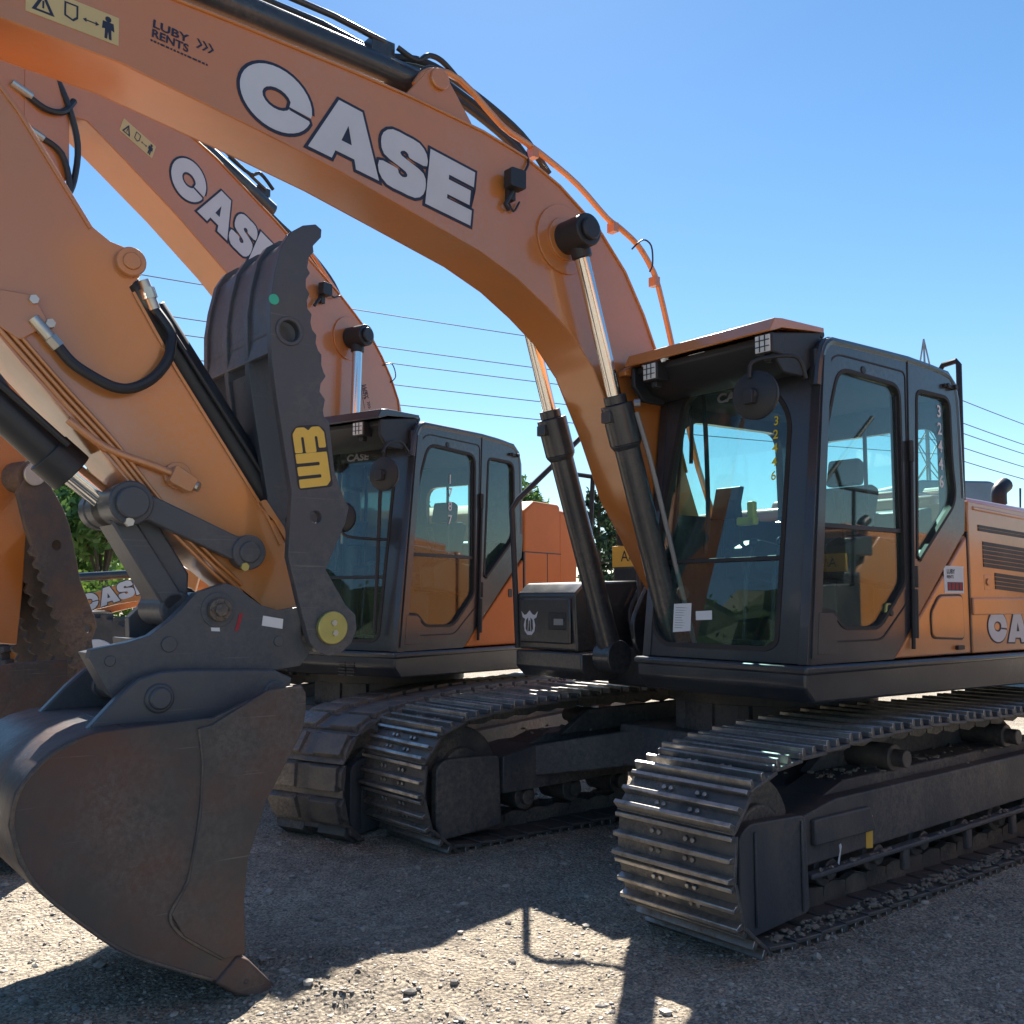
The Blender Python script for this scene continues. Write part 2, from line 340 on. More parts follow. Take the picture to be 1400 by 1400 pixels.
# a warning sticker with its pictogram
def warn_sticker(parent, O, U, V, N, wd, ht):
    MB().prism_map([(0, 0), (wd, 0), (wd, ht), (0, ht)], O, U, V, N, 0.0006, 0.002).build('warning_sticker', M['cream'], parent, smooth=False)
    p = MB(); h = ht
    p.plate([(0.06 * wd, 0.15 * h), (0.30 * wd, 0.15 * h), (0.18 * wd, 0.85 * h)], [[(0.11 * wd, 0.22 * h), (0.25 * wd, 0.22 * h), (0.18 * wd, 0.65 * h)]], O, U, V, N, 0.0025, 0.0032)
    p.prism_map([(0.17 * wd, 0.3 * h), (0.19 * wd, 0.3 * h), (0.19 * wd, 0.55 * h), (0.17 * wd, 0.55 * h)], O, U, V, N, 0.0025, 0.0032)
    p.plate([(0.4 * wd, 0.35 * h), (0.5 * wd, 0.25 * h), (0.55 * wd, 0.4 * h), (0.55 * wd, 0.85 * h), (0.4 * wd, 0.85 * h)], [[(0.42 * wd, 0.4 * h), (0.49 * wd, 0.32 * h), (0.53 * wd, 0.44 * h), (0.53 * wd, 0.8 * h), (0.42 * wd, 0.8 * h)]], O, U, V, N, 0.0025, 0.0032)
    p.prism_map([(0.6 * wd, 0.48 * h), (0.64 * wd, 0.4 * h), (0.64 * wd, 0.46 * h), (0.74 * wd, 0.46 * h), (0.74 * wd, 0.4 * h), (0.78 * wd, 0.48 * h), (0.74 * wd, 0.56 * h), (0.74 * wd, 0.5 * h), (0.64 * wd, 0.5 * h), (0.64 * wd, 0.56 * h)], O, U, V, N, 0.0025, 0.0032)
    p.prism_map(circ(0.88 * wd, 0.8 * h, 0.035 * wd, 12), O, U, V, N, 0.0025, 0.0032)
    p.prism_map([(0.84 * wd, 0.1 * h), (0.87 * wd, 0.1 * h), (0.88 * wd, 0.38 * h), (0.89 * wd, 0.1 * h), (0.92 * wd, 0.1 * h), (0.915 * wd, 0.45 * h), (0.95 * wd, 0.42 * h), (0.94 * wd, 0.7 * h), (0.82 * wd, 0.7 * h), (0.81 * wd, 0.42 * h), (0.845 * wd, 0.45 * h)], O, U, V, N, 0.0025, 0.0032)
    p.build('warning_pictogram', M['navy'], parent, smooth=False)

def rental_mark(parent, O, U, V, N, s):
    """two lines of dark lettering with three chevrons and a thin line of small type"""
    m = MB(); O, U, V, N = map(Vector, (O, U, V, N))
    text_mesh(m, 'LUBY', O + V * (0.78 * s), U * 1.35, V, N, 0.75 * s, 0.002, bold=0.02 * s)
    text_mesh(m, 'RENTS', O + V * (0.12 * s), U * 1.12, V, N, 0.75 * s, 0.002, bold=0.02 * s)
    m.build('rental_lettering', M['navy'], parent, smooth=False); m = MB()
    for k in range(3):
        x = (2.95 + 0.4 * k) * s
        m.prism_map([(x, 0.72 * s), (x + 0.14 * s, 0.72 * s), (x + 0.42 * s, 1.05 * s), (x + 0.14 * s, 1.38 * s), (x, 1.38 * s), (x + 0.27 * s, 1.05 * s)], O, U, V, N, 0.001, 0.002)
    x = 0.0
    while x < 3.9 * s:
        wd = random.uniform(0.1, 0.3) * s
        m.prism_map([(x, -0.22 * s), (x + wd, -0.22 * s), (x + wd, -0.1 * s), (x, -0.1 * s)], O, U, V, N, 0.001, 0.0017); x += wd + 0.08 * s
    return m.build('rental_chevrons', M['navy'], parent, smooth=False)

_t = bmesh.new(); bmesh.ops.create_icosphere(_t, subdivisions=1, radius=1.0); _t.verts.index_update()
BASE = [tuple(v.co) for v in _t.verts]; FACES = [tuple(v.index for v in f.verts) for f in _t.faces]; _t.free()
def lump(bm, rg, p, s, flat=0.6):
    a = rg.uniform(0, 6.28); ca, sa = math.cos(a), math.sin(a); sx, sy, sz = s * rg.uniform(.8, 1.5), s * rg.uniform(.7, 1.1), s * flat * rg.uniform(.7, 1.2); vv = []
    for (px, py, pz) in BASE:
        k = rg.uniform(.75, 1.2); px *= sx * k; py *= sy * k; pz *= sz * k
        vv.append(bm.verts.new((p[0] + px * ca - py * sa, p[1] + px * sa + py * ca, p[2] + pz)))
    for f in FACES: bm.faces.new([vv[k] for k in f])
# ------------------------------------------------------------------ excavator parts
def catmull(pts, k=10):
    n = len(pts); P = [Vector(p) for p in pts]; out = []
    for i in range(n):
        p0, p1, p2, p3 = P[i - 1], P[i], P[(i + 1) % n], P[(i + 2) % n]
        for j in range(k):
            t = j / k; out.append(0.5 * ((2 * p1) + (p2 - p0) * t + (2 * p0 - 5 * p1 + 4 * p2 - p3) * t * t + (3 * p1 - p0 - 3 * p2 + p3) * t ** 3))
    return out

TRACK_PATH = [(-1.75, 0.035), (-0.6, 0.03), (0.6, 0.03), (1.70, 0.03), (1.96, 0.065), (2.10, 0.20), (2.145, 0.40), (2.10, 0.60), (1.92, 0.735), (1.55, 0.80), (0.7, 0.845), (-0.5, 0.83), (-1.5, 0.845), (-1.95, 0.77), (-2.2, 0.58), (-2.26, 0.40), (-2.17, 0.2), (-2.0, 0.08)]

def shoe_mesh(wd, grousers=True):
    m = MB(); h = wd / 2; p = 0.0955
    prof = [(-p + 0.006, -0.012), (p - 0.004, -0.004), (p + 0.012, 0.002), (p + 0.012, 0.012), (p - 0.01, 0.012), (-p + 0.006, 0.006)]
    m.prism(prof, -h, h)
    if grousers:
        for x, g in ((-0.08, 0.024), (0.005, 0.036), (0.084, 0.042)):
            m.prism([(x - 0.016, 0.008), (x + 0.015, 0.008), (x + 0.011, 0.01 + g), (x - 0.009, 0.01 + g)], -h, h - 0.002)
    else:
        m.prism([(-0.088, 0.004), (0.072, 0.008), (0.066, 0.05), (-0.074, 0.056)], -h + 0.03, -0.06); m.prism([(-0.088, 0.004), (0.072, 0.008), (0.066, 0.05), (-0.074, 0.056)], 0.06, h - 0.03)
        for sy in (-1, 1): m.prism([(-0.08, 0.004), (0.066, 0.006), (0.04, 0.03), (-0.05, 0.034)], sy * (h - 0.012) - 0.02, sy * (h - 0.012) + 0.012)
        m.prism([(-0.09, 0.0), (0.075, 0.004), (0.07, 0.03), (-0.08, 0.03)], -0.06, 0.06)
    for sy in (-1, 1):
        for yy in (0.075, 0.115):
            for xx in (-0.04, 0.04): m.cyl((xx, sy * yy, 0.0), (xx, sy * yy, 0.024), 0.013, n=6)
    return m

def make_track(root, yc, width, yaw, side, grousers=True):
    pts = catmull(TRACK_PATH, 12); n = len(pts)
    L = [0.0]
    for i in range(n): L.append(L[-1] + (pts[(i + 1) % n] - pts[i]).length)
    tot = L[-1]; cnt = round(tot / 0.19); pitch_ = tot / cnt
    def at(s):
        s %= tot
        for i in range(n):
            if L[i + 1] >= s:
                t = (s - L[i]) / (L[i + 1] - L[i]); a, b = pts[i], pts[(i + 1) % n]; return a.lerp(b, t), (b - a).normalized()
    # chain of links as the part itself
    m = MB()
    for i in range(cnt):
        p, d = at(i * pitch_); q = Vector((d.y, -d.x)); q = -q if False else q
        for sy in (-0.075, 0.075):
            a = [(-0.10, 0.0), (0.10, 0.0), (0.085, 0.085), (0.02, 0.10), (-0.085, 0.085)]
            prof = [(p.x + d.x * u - q.x * v, p.y + d.y * u - q.y * v) for u, v in a]
            m.prism(prof, yc + sy - 0.02, yc + sy + 0.02)
        m.cyl((p.x - q.x * 0.05 + d.x * pitch_ / 2, yc - 0.09, p.y - q.y * 0.05 + d.y * pitch_ / 2), (p.x - q.x * 0.05 + d.x * pitch_ / 2, yc + 0.09, p.y - q.y * 0.05 + d.y * pitch_ / 2), 0.03, n=10)
    tr = m.build('track', M['track'], root); tr.rotation_euler.z = yaw
    first = None
    for i in range(cnt):
        p, d = at(i * pitch_); ang = math.atan2(d.y, d.x)
        if first is None:
            first = shoe_mesh(width, grousers).build('track_shoe', [M['track'], M['worn']], tr, bevel=0.003, seg=1); o = first
            for f in first.data.polygons:
                if f.center.z > 0.024 and abs(f.normal.y) < 0.5 and grousers: f.material_index = 1
        else: o = copy_obj(first, tr)
        jit = random.uniform(-0.01, 0.01)
        o.matrix_local = Matrix.Translation((p.x, yc, p.y)) @ Matrix.Rotation(-ang + math.pi + jit, 4, 'Y') @ Matrix.Translation((0, 0, 0.0))
    # rollers, wheels, frame
    for x in (-1.45, -1.0, -0.55, -0.1, 0.35, 0.8, 1.22):
        r = MB(); r.disc_y(x, 0.215, yc - 0.13, yc + 0.13, 0.085); r.disc_y(x, 0.215, yc - 0.17, yc + 0.17, 0.05); r.build('track_roller', M['track'], tr, bevel=0.006)
    for x in (-0.75, 0.55):
        r = MB(); r.disc_y(x, 0.665, yc - 0.13, yc + 0.13, 0.07); r.disc_y(x, 0.665, yc - 0.16, yc + side * 0.2, 0.045); r.box(x - 0.05, x + 0.05, yc - 0.05, yc + 0.05, 0.5, 0.66)
        r.build('carrier_roller', M['track'], tr, bevel=0.005)
    i_ = MB(); i_.disc_y(1.72, 0.415, yc - 0.085, yc + 0.085, 0.285, 36); i_.disc_y(1.72, 0.415, yc - 0.13, yc + 0.13, 0.16); i_.build('idler_wheel', M['track'], tr, bevel=0.01)
    s_ = MB(); s_.disc_y(-1.8, 0.42, yc - 0.05, yc + 0.05, 0.27, 40); s_.disc_y(-1.8, 0.42, yc - 0.16, yc + side * 0.24, 0.2, 32)
    for k in range(21):
        a = 2 * math.pi * k / 21; s_.prism([(-1.8 + math.cos(a + da) * rr, 0.42 + math.sin(a + da) * rr) for da, rr in ((-.1, .26), (-.04, .33), (.04, .33), (.1, .26))], yc - 0.045, yc + 0.045)
    s_.build('drive_sprocket', M['track'], tr, bevel=0.004)
    f = MB()
    yo, yi = yc + side * 0.19, yc - side * 0.2
    a, b = min(yo, yi), max(yo, yi)
    f.prism([(-1.55, 0.30), (1.46, 0.27), (1.46, 0.50), (1.2, 0.545), (-1.5, 0.56)], a, b)
    f.prism([(-1.5, 0.555), (1.2, 0.54), (1.0, 0.60), (-1.3, 0.61)], a + 0.08, b - 0.08)
    f.prism([(-1.45, 0.60), (0.95, 0.595), (0.7, 0.74), (-1.2, 0.75)], yc - side * 0.16 - 0.03, yc - side * 0.16 + 0.03)          # filler wall added on the frame roof, hides sunlit ground under the top run
    f.prism([(-1.5, 0.235), (1.46, 0.215), (1.46, 0.24), (-1.5, 0.262)], yo - side * 0.02, yo + side * 0.035)   # lower ledge
    f.prism([(0.9, 0.36), (1.42, 0.36), (1.42, 0.48), (0.95, 0.48)], yo, yo + side * 0.03)
    for x in (-1.3, -0.6, -0.05, 0.62):
        f.box(x - 0.03, x + 0.03, min(yo, yo + side * 0.03), max(yo, yo + side * 0.03), 0.12, 0.24)
    f.build('track_frame', M['under'], tr, bevel=0.008)
    if side > 0 and grousers:
        k = MB(); ys_ = yo + side * 0.003; k.prism([(0.955, 0.275), (0.895, 0.268), (0.888, 0.425), (0.95, 0.43)], ys_ - 0.002, ys_); k.build('frame_sticker', M['yellow'], tr, smooth=False)
        k = MB(); k.prism([(1.25, 0.26), (1.24, 0.25), (1.215, 0.33), (1.22, 0.345), (1.235, 0.34), (1.23, 0.31)], yo + 0.03, yo + 0.0325); k.build('chalk_mark', M['paper'], tr, smooth=False)
    g = MB()                                                                         # the idler guard panel at the front
    yg = yc + side * 0.235
    g.prism(rnd([(1.50, 0.09), (1.96, 0.06), (2.0, 0.15), (2.0, 0.49), (1.93, 0.535), (1.52, 0.52)], 0.035), min(yg, yg - side * 0.06), max(yg, yg - side * 0.06))
    for x in (1.9, 1.56): g.box(x - 0.006, x + 0.006, min(yg, yg + side * 0.012), max(yg, yg + side * 0.012), 0.1, 0.5)
    g.box(1.5, 1.95, min(yc, yg - side * 0.03), max(yc, yg - side * 0.03), 0.3, 0.45)
    g.build('idler_guard', M['under'], tr, bevel=0.01)
    g = MB(); yg = yc - side * 0.235
    g.prism(rnd([(1.50, 0.09), (1.96, 0.06), (2.0, 0.15), (2.0, 0.49), (1.93, 0.535), (1.52, 0.52)], 0.035), min(yg, yg + side * 0.06), max(yg, yg + side * 0.06)); g.box(1.5, 1.9, min(yc, yg + side * 0.03), max(yc, yg + side * 0.03), 0.3, 0.45)
    g.build('idler_guard', M['under'], tr, bevel=0.01)
    mb = bmesh.new(); q = random.Random(int(abs(yc) * 100))
    for i in range(1300):
        k = q.random()
        if k < 0.68: p = (q.uniform(-2.0, 1.85), yc + side * q.uniform(0.22, width / 2 - 0.01), 0.05)
        elif k < 0.85: x = q.uniform(-1.3, 1.1); yy = q.gauss(0, 0.09); p = (x, yc + yy, 0.605)
        elif k < 0.94: x = q.uniform(-1.5, 1.4); p = (x, yc + side * 0.205, 0.262 if x < 0 else 0.245)
        else: x = q.uniform(-1.6, 1.5); p = (x, yc + q.gauss(0, 0.12), 0.868 if x < 0.9 else 0.84)
        lump(mb, q, p, 0.004 + 0.016 * q.random() ** 2.5, 0.6)
    me_ = bpy.data.meshes.new('dried_mud'); mb.to_mesh(me_); mb.free(); me_.materials.append(M['mud']); o_ = bpy.data.objects.new('dried_mud', me_); col.objects.link(o_); o_.parent = tr; o_['kind'] = 'stuff'
    return tr

CAB_HF = lambda z: 1.185 - (z - 1.17) * 0.12          # x of the front plane at height z
def make_cab(root, kind):
    Y0, Y1 = 0.0, 1.12
    side = [(1.195, 1.17), (0.995, 2.80)] + [(0.955, 2.852), (0.90, 2.872), (0.15, 2.885), (-0.30, 2.862), (-0.385, 2.80), (-0.42, 2.70), (-0.437, 2.05), (-0.42, 1.90), (0.405, 1.17)]
    door = rnd([(0.855, 2.715), (0.255, 2.70), (0.262, 1.585), (0.535, 1.34), (0.875, 1.345), (0.965, 1.43), (1.115, 1.44), (1.05, 2.1), (0.99, 2.35)], [0.1, 0.09, 0.05, 0.07, 0.05, 0.04, 0.04, 0.3, 0.3], 5)
    rear = rnd([(0.075, 2.70), (-0.30, 2.70), (-0.305, 2.3), (-0.34, 2.08), (0.135, 1.69)], [0.06, 0.08, 0.1, 0.1, 0.05], 5)
    cab = MB()
    O, U, V = (0, 0, 0), (1, 0, 0), (0, 0, 1)
    cab.plate(side, [door, rear], (0, Y1, 0), U, V, (0, 1, 0), -0.055, 0)
    rs = rnd([(0.93, 2.58), (-0.10, 2.60), (-0.12, 2.0), (0.96, 2.0)], [0.25, 0.12, 0.07, 0.07], 6)
    cab.plate(side, [rs], (0, Y0, 0), U, V, (0, 1, 0), 0, 0.055)
    # front frame on the inclined plane, inner rim of the screen
    sl = Vector((-0.12, 0, 1.0)); fo = Vector((1.185 + 0.12 * 1.17, 0, 0))
    ws = rnd([(0.185, 2.72), (0.50, 2.70), (0.84, 2.62), (0.945, 2.46), (0.93, 1.27), (0.87, 1.235), (0.14, 1.235), (0.045, 1.33), (0.03, 1.75)], [0.12, 0.1, 0.12, 0.1, 0.05, 0.05, 0.08, 0.08, 0.2], 5)
    cab.plate([(Y0 + 0.001, 1.172), (Y1 - 0.001, 1.172), (Y1 - 0.001, 2.80), (Y0 + 0.001, 2.80)], [ws], fo, (0, 1, 0), sl, (1, 0, 0.12), -0.06, 0.0)
    rw_ = 1.0 if kind != 'short' else 0.78  # short cab: narrower pane, the widened pillar added to block a sun patch
    rw = rnd([(0.12, 2.55), (rw_, 2.55), (rw_, 1.95), (0.12, 1.95)], 0.12, 5)
    cab.plate([(Y0 + 0.056, 1.18), (Y1 - 0.056, 1.18), (Y1 - 0.056, 2.80), (Y0 + 0.056, 2.80)], [rw], (-0.36, 0, 0), (0, 1, 0), (0, 0, 1), (1, 0, 0), -0.05, 0.0)
    roof = [(0.99, 2.78), (0.955, 2.845), (0.90, 2.868), (0.15, 2.88), (-0.30, 2.858), (-0.38, 2.80), (-0.38, 2.76), (0.95, 2.76)]
    cab.prism(roof, Y0 + 0.056, Y1 - 0.056)
    cab.box(-0.3, 1.15, Y0 + 0.056, Y1 - 0.056, 1.175, 1.21)
    cab.prism([(1.12, 1.22), (0.955, 1.22), (0.945, 1.40), (0.98, 1.425), (1.10, 1.428)], Y1, Y1 + 0.012)         # step panel by the door
    cab.prism([(1.165, 1.2), (1.10, 1.2), (0.93, 2.76), (0.99, 2.76)], Y1, Y1 + 0.010)                         # pillar cover
    c = cab.build('cab', M['dark'], root, bevel=0.012, seg=3)
    # black rubber seams round the glass
    g = MB()
    def ring(loop, wd, yy, t): g.plate(offset_poly(loop, wd), [loop], (0, yy, 0), U, V, (0, 1, 0), 0, t)
    ring(offset_poly(door, -0.012), 0.02, Y1 - 0.02, 0.024); ring(offset_poly(rear, -0.012), 0.02, Y1 - 0.02, 0.024)
    g.plate(offset_poly(ws, 0.008), [offset_poly(ws, -0.018)], fo, (0, 1, 0), sl, (1, 0, 0.12), -0.02, 0.004)
    g.prism([(0.17, 2.86), (0.16, 2.86), (0.21, 1.42), (0.22, 1.42)], Y1 - 0.001, Y1 + 0.004)
    dr = rnd([(0.93, 2.79), (0.19, 2.79), (0.215, 1.50), (0.52, 1.275), (1.13, 1.275), (1.14, 1.5), (1.0, 2.5)], [0.12, 0.05, 0.03, 0.05, 0.03, 0.1, 0.2], 5)
    g.plate(dr, [offset_poly(dr, -0.009)], (0, Y1, 0), U, V, (0, 1, 0), 0, 0.003)
    dg = [(-0.45, 1.88), (0.40, 1.155), (0.415, 1.17), (-0.43, 1.9)]
    g.build('window_seal', M['rubber'], c)
    # glass
    g = MB(); g.plate(offset_poly(ws, 0.003), [], fo, (0, 1, 0), sl, (1, 0, 0.12), -0.022, -0.017); g.build('windscreen', M['glass'], c, smooth=False)
    g = MB(); g.plate(offset_poly(door, 0.003), [], (0, Y1, 0), U, V, (0, 1, 0), -0.024, -0.019); g.build('door_window', M['sideglass'], c, smooth=False)
    g = MB(); g.plate(offset_poly(rear, 0.003), [], (0, Y1, 0), U, V, (0, 1, 0), -0.024, -0.019); g.build('quarter_window', M['sideglass'], c, smooth=False)
    g = MB(); g.plate(offset_poly(rs, 0.003), [], (0, 0, 0), U, V, (0, 1, 0), 0.02, 0.025); g.build('side_window', M['glass'], c, smooth=False)
    g = MB(); g.plate(offset_poly(rw, 0.003), [], (-0.36, 0, 0), (0, 1, 0), (0, 0, 1), (1, 0, 0), -0.03, -0.025); g.build('rear_window', M['glass'], c, smooth=False)
    # glazing bars and door handle
    b = MB(); b.prism_map([(0.03, 1.70), (0.935, 1.70), (0.935, 1.722), (0.03, 1.722)], fo, (0, 1, 0), sl, (1, 0, 0.12), -0.03, -0.004)
    b.box(0.25, 1.09, Y1 - 0.035, Y1 - 0.008, 1.862, 1.887); b.box(0.245, 0.285, Y1 - 0.05, Y1 - 0.01, 1.86, 2.64)
    b.box(0.56, 0.575, Y1 - 0.045, Y1 - 0.026, 1.88, 2.45)
    b.build('glazing_bar', M['plastic'], c, bevel=0.003)
    if kind != 'short':
        h = MB(); h.prism(rnd([(0.47, 1.365), (0.36, 1.365), (0.35, 1.47), (0.45, 1.475)], 0.015), Y1 - 0.02, Y1 - 0.004)
        h.build('door_handle', M['brass'], c, bevel=0.004)
        h = MB(); h.prism(rnd([(0.455, 1.375), (0.365, 1.375), (0.358, 1.462), (0.445, 1.467)], 0.02), Y1 - 0.006, Y1 - 0.001); h.disc_y(0.42, 1.42, Y1 - 0.003, Y1 + 0.006, 0.018)
        h.build('handle_latch', M['plastic'], c, bevel=0.003)
    h = MB()
    for z in (2.33, 1.62): h.cyl((0.185, Y1 + 0.014, z - 0.06), (0.185, Y1 + 0.014, z + 0.06), 0.018, n=12)
    h.cyl((0.215, Y1 + 0.02, 1.28), (0.205, Y1 + 0.02, 1.55), 0.02, n=12); h.tube([(0.23, Y1 + 0.016, 1.22), (0.2, Y1 + 0.016, 1.9), (0.185, Y1 + 0.016, 2.3)], 0.012)
    h.disc_y(0.62, 2.735, Y1 - 0.004, Y1 + 0.006, 0.022); h.box(-0.34, -0.22, Y1, Y1 + 0.02, 2.755, 2.775); h.disc_y(-0.33, 2.765, Y1, Y1 + 0.035, 0.016); h.disc_y(-0.25, 2.765, Y1, Y1 + 0.03, 0.014)
    h.build('door_hinge', M['plastic'], c, bevel=0.003)
    wl = MB(); text_mesh(wl, 'CASE', fo + Vector((0, 0.42, 0)) + sl * 2.615, (0, 1.3, 0), sl, (1, 0, 0.12), 0.075, -0.013, bold=0.003); wl.build('screen_lettering', M['galv'], c, smooth=False)
    hl = MB(); hl.prism(rnd([(0.92, 2.72), (0.82, 2.66), (0.1, 2.66), (-0.2, 2.68), (-0.3, 2.75), (0.9, 2.76)], 0.05), 0.06, 0.30); hl.box(-0.3, 0.9, 0.06, Y1 - 0.06, 2.70, 2.75); hl.build('headliner', M['seat'], c, bevel=0.01)
    gr = MB(); gr.tube([(1.02, 1.096, 2.60), (0.985, 1.096, 2.76), (0.93, 1.096, 2.835), (0.80, 1.096, 2.852), (0.15, 1.096, 2.862), (-0.25, 1.096, 2.842), (-0.355, 1.096, 2.79), (-0.395, 1.096, 2.66), (-0.415, 1.096, 2.1)], 0.03, 10, smooth=5); gr.build('roof_rail', M['dark'], c)
    lp = MB(); lp.disc_y(0.90, 2.90, 1.03, 1.06, 0.022); lp.box(0.885, 0.915, 1.035, 1.055, 2.84, 2.90); lp.build('roof_knob', M['plastic'], c, bevel=0.004)
    # seat and controls
    s = MB(); s.prism(rnd([(0.02, 1.62), (0.5, 1.66), (0.52, 1.76), (0.05, 1.75)], 0.04), 0.26, 0.72)
    s.prism(rnd([(0.12, 1.74), (-0.06, 1.74), (-0.20, 2.18), (-0.10, 2.21), (0.0, 2.1)], 0.04), 0.27, 0.71)
    s.prism(rnd([(-0.10, 2.21), (-0.20, 2.21), (-0.22, 2.36), (-0.14, 2.39)], 0.03), 0.38, 0.60)
    s.build('seat', M['seat'], c, bevel=0.03, seg=3)
    s = MB(); s.box(0.05, 0.45, 0.36, 0.8, 1.22, 1.6)
    for y in (0.22, 0.93): s.prism(rnd([(0.0, 1.55), (0.62, 1.62), (0.64, 1.80), (0.45, 1.86), (0.0, 1.80)], 0.03), y - 0.07, y + 0.07)
    s.prism(rnd([(-0.28, 1.2), (-0.05, 1.2), (-0.12, 2.02), (-0.28, 2.05)], 0.03), 0.1, 1.0)
    s.build('control_console', M['plastic'], c, bevel=0.012)
    s = MB()
    for y in (0.22, 0.93): s.tube([(0.55, y, 1.83), (0.57, y, 1.97)], 0.014); s.cyl((0.57, y, 1.96), (0.60, y, 2.10), 0.026, 0.032, 12)
    for y in (0.47, 0.66):
        s.tube([(0.86, y, 1.25), (0.83, y, 1.62), (0.76, y, 1.80)], 0.012); s.ball((0.755, y, 1.82), 0.028); s.box(0.82, 0.98, y - 0.05, y + 0.05, 1.25, 1.27)
    s.build('control_lever', M['plastic'], c)
    s = MB(); s.prism(rnd([(0.62, 1.98), (0.66, 1.98), (0.60, 2.18), (0.56, 2.18)], 0.01), 0.07, 0.26); s.tube([(0.6, 0.12, 1.75), (0.61, 0.14, 2.0)], 0.014); s.build('monitor', M['plastic'], c, bevel=0.006)
    s = MB(); s.tube([(0.9, 0.07, 2.70), (0.91, 0.07, 2.45), (0.98, 0.07, 1.9), (1.05, 0.07, 1.5)], 0.012, smooth=5); s.tube([(0.89, 0.23, 2.72), (0.9, 0.25, 2.5), (0.88, 0.24, 2.25), (0.95, 0.3, 1.95), (0.98, 0.3, 1.76)], 0.014, smooth=5)
    s.tube([(0.93, 0.08, 2.66), (0.92, 0.13, 2.67), (0.92, 0.16, 2.6), (0.93, 0.16, 2.3)], 0.012, smooth=4)
    s.build('wiper_arm', M['plastic'], c)
    return c

def add_visor(c, kind):
    """roof visor with the sloped orange top and two work lamps"""
    m = MB()
    fx = 1.34 if kind != 'short' else 1.34
    m.prism([(0.93, 2.78), (1.10, 2.64), (1.26, 2.64), (fx, 2.72), (fx, 2.835), (0.93, 2.905)], 0.07, 0.10)
    m.prism([(0.93, 2.78), (1.10, 2.64), (1.26, 2.64), (fx, 2.72), (fx, 2.835), (0.93, 2.905)], 1.045, 1.07)
    m.prism([(0.95, 2.76), (1.06, 2.665), (1.20, 2.69), (fx - 0.03, 2.80), (fx - 0.03, 2.835), (0.95, 2.90)], 0.02, 1.045)
    m.box(0.96, 1.03, 1.06, 1.10, 2.60, 2.80)
    o = m.build('visor_frame', M['plastic'], c, bevel=0.008)
    t = MB(); t.prism([(fx + 0.035, 2.832), (fx + 0.045, 2.838), (fx + 0.005, 2.905), (fx - 0.06, 2.914), (0.92, 2.925), (0.92, 2.90), (fx - 0.06, 2.865)], 0.06, 1.085)
    t.prism([(fx + 0.035, 2.815), (fx + 0.03, 2.79), (fx - 0.12, 2.80), (fx - 0.10, 2.90)], 0.0, 0.062)
    if kind != 'short': t.build('visor_top', M['orange'], c, bevel=0.004)
    else: t.build('visor_top', M['dark'], c, bevel=0.004)
    ys = (0.25, 1.03) if kind != 'short' else (0.88,)
    for y in ys:
        l = MB(); l.box(fx - 0.07, fx + 0.03, y - 0.055, y + 0.055, 2.725, 2.83); l.box(fx - 0.05, fx, y - 0.02, y + 0.02, 2.69, 2.73)
        b = l.build('work_lamp', M['plastic'], c, bevel=0.008)
        l = MB(); l.box(fx + 0.028, fx + 0.036, y - 0.045, y + 0.045, 2.733, 2.82); l.build('lamp_lens', M['lens'], c, bevel=0.002)
        l = MB()
        for k in (-1, 1): l.box(fx + 0.035, fx + 0.04, y + k * 0.016 - 0.002, y + k * 0.016 + 0.002, 2.735, 2.818); l.box(fx + 0.035, fx + 0.04, y - 0.043, y + 0.043, 2.777 + k * 0.016 - 0.002, 2.777 + k * 0.016 + 0.002)
        l.build('lens_grid', M['plastic'], c)

def add_mirror(c, x, y, z, r, arm, tilt=0.0):
    m = MB(); d = Vector((1, 0.18, 0.0)).normalized(); p = Vector((x, y, z))
    m.cyl(p - d * 0.012, p + d * 0.010, r, r, 40); m.cyl(p + d * 0.010, p + d * 0.032, r * 0.96, r * 0.55, 40); m.cyl(p + d * 0.03, p + d * 0.055, r * 0.28, r * 0.22, 16)
    m.box(x + 0.03, x + 0.07, y - 0.03, y + 0.03, z - 0.05, z + 0.02)
    m.tube(arm, 0.011, smooth=4)
    return m.build('mirror', M['plastic'], c, bevel=0.004)

def hose(name, mat, parent, pts, r, smooth=4, n=8): return MB().tube(pts, r, n, smooth).build(name, mat, parent)
def cab_side(objs, dx, dy, dz, k):
    """the cab and left deck are a few per cent smaller than drawn and sit clear of the boom"""
    for o in objs: o.location = (dx, dy, dz); o.scale = (k, k, k)
# ------------------------------------------------------------------ EXCAVATORS
A_O, A_H = (1.695, 6.54), R(218.5)
B_O, B_H = (-1.081, 8.71), R(236.0)

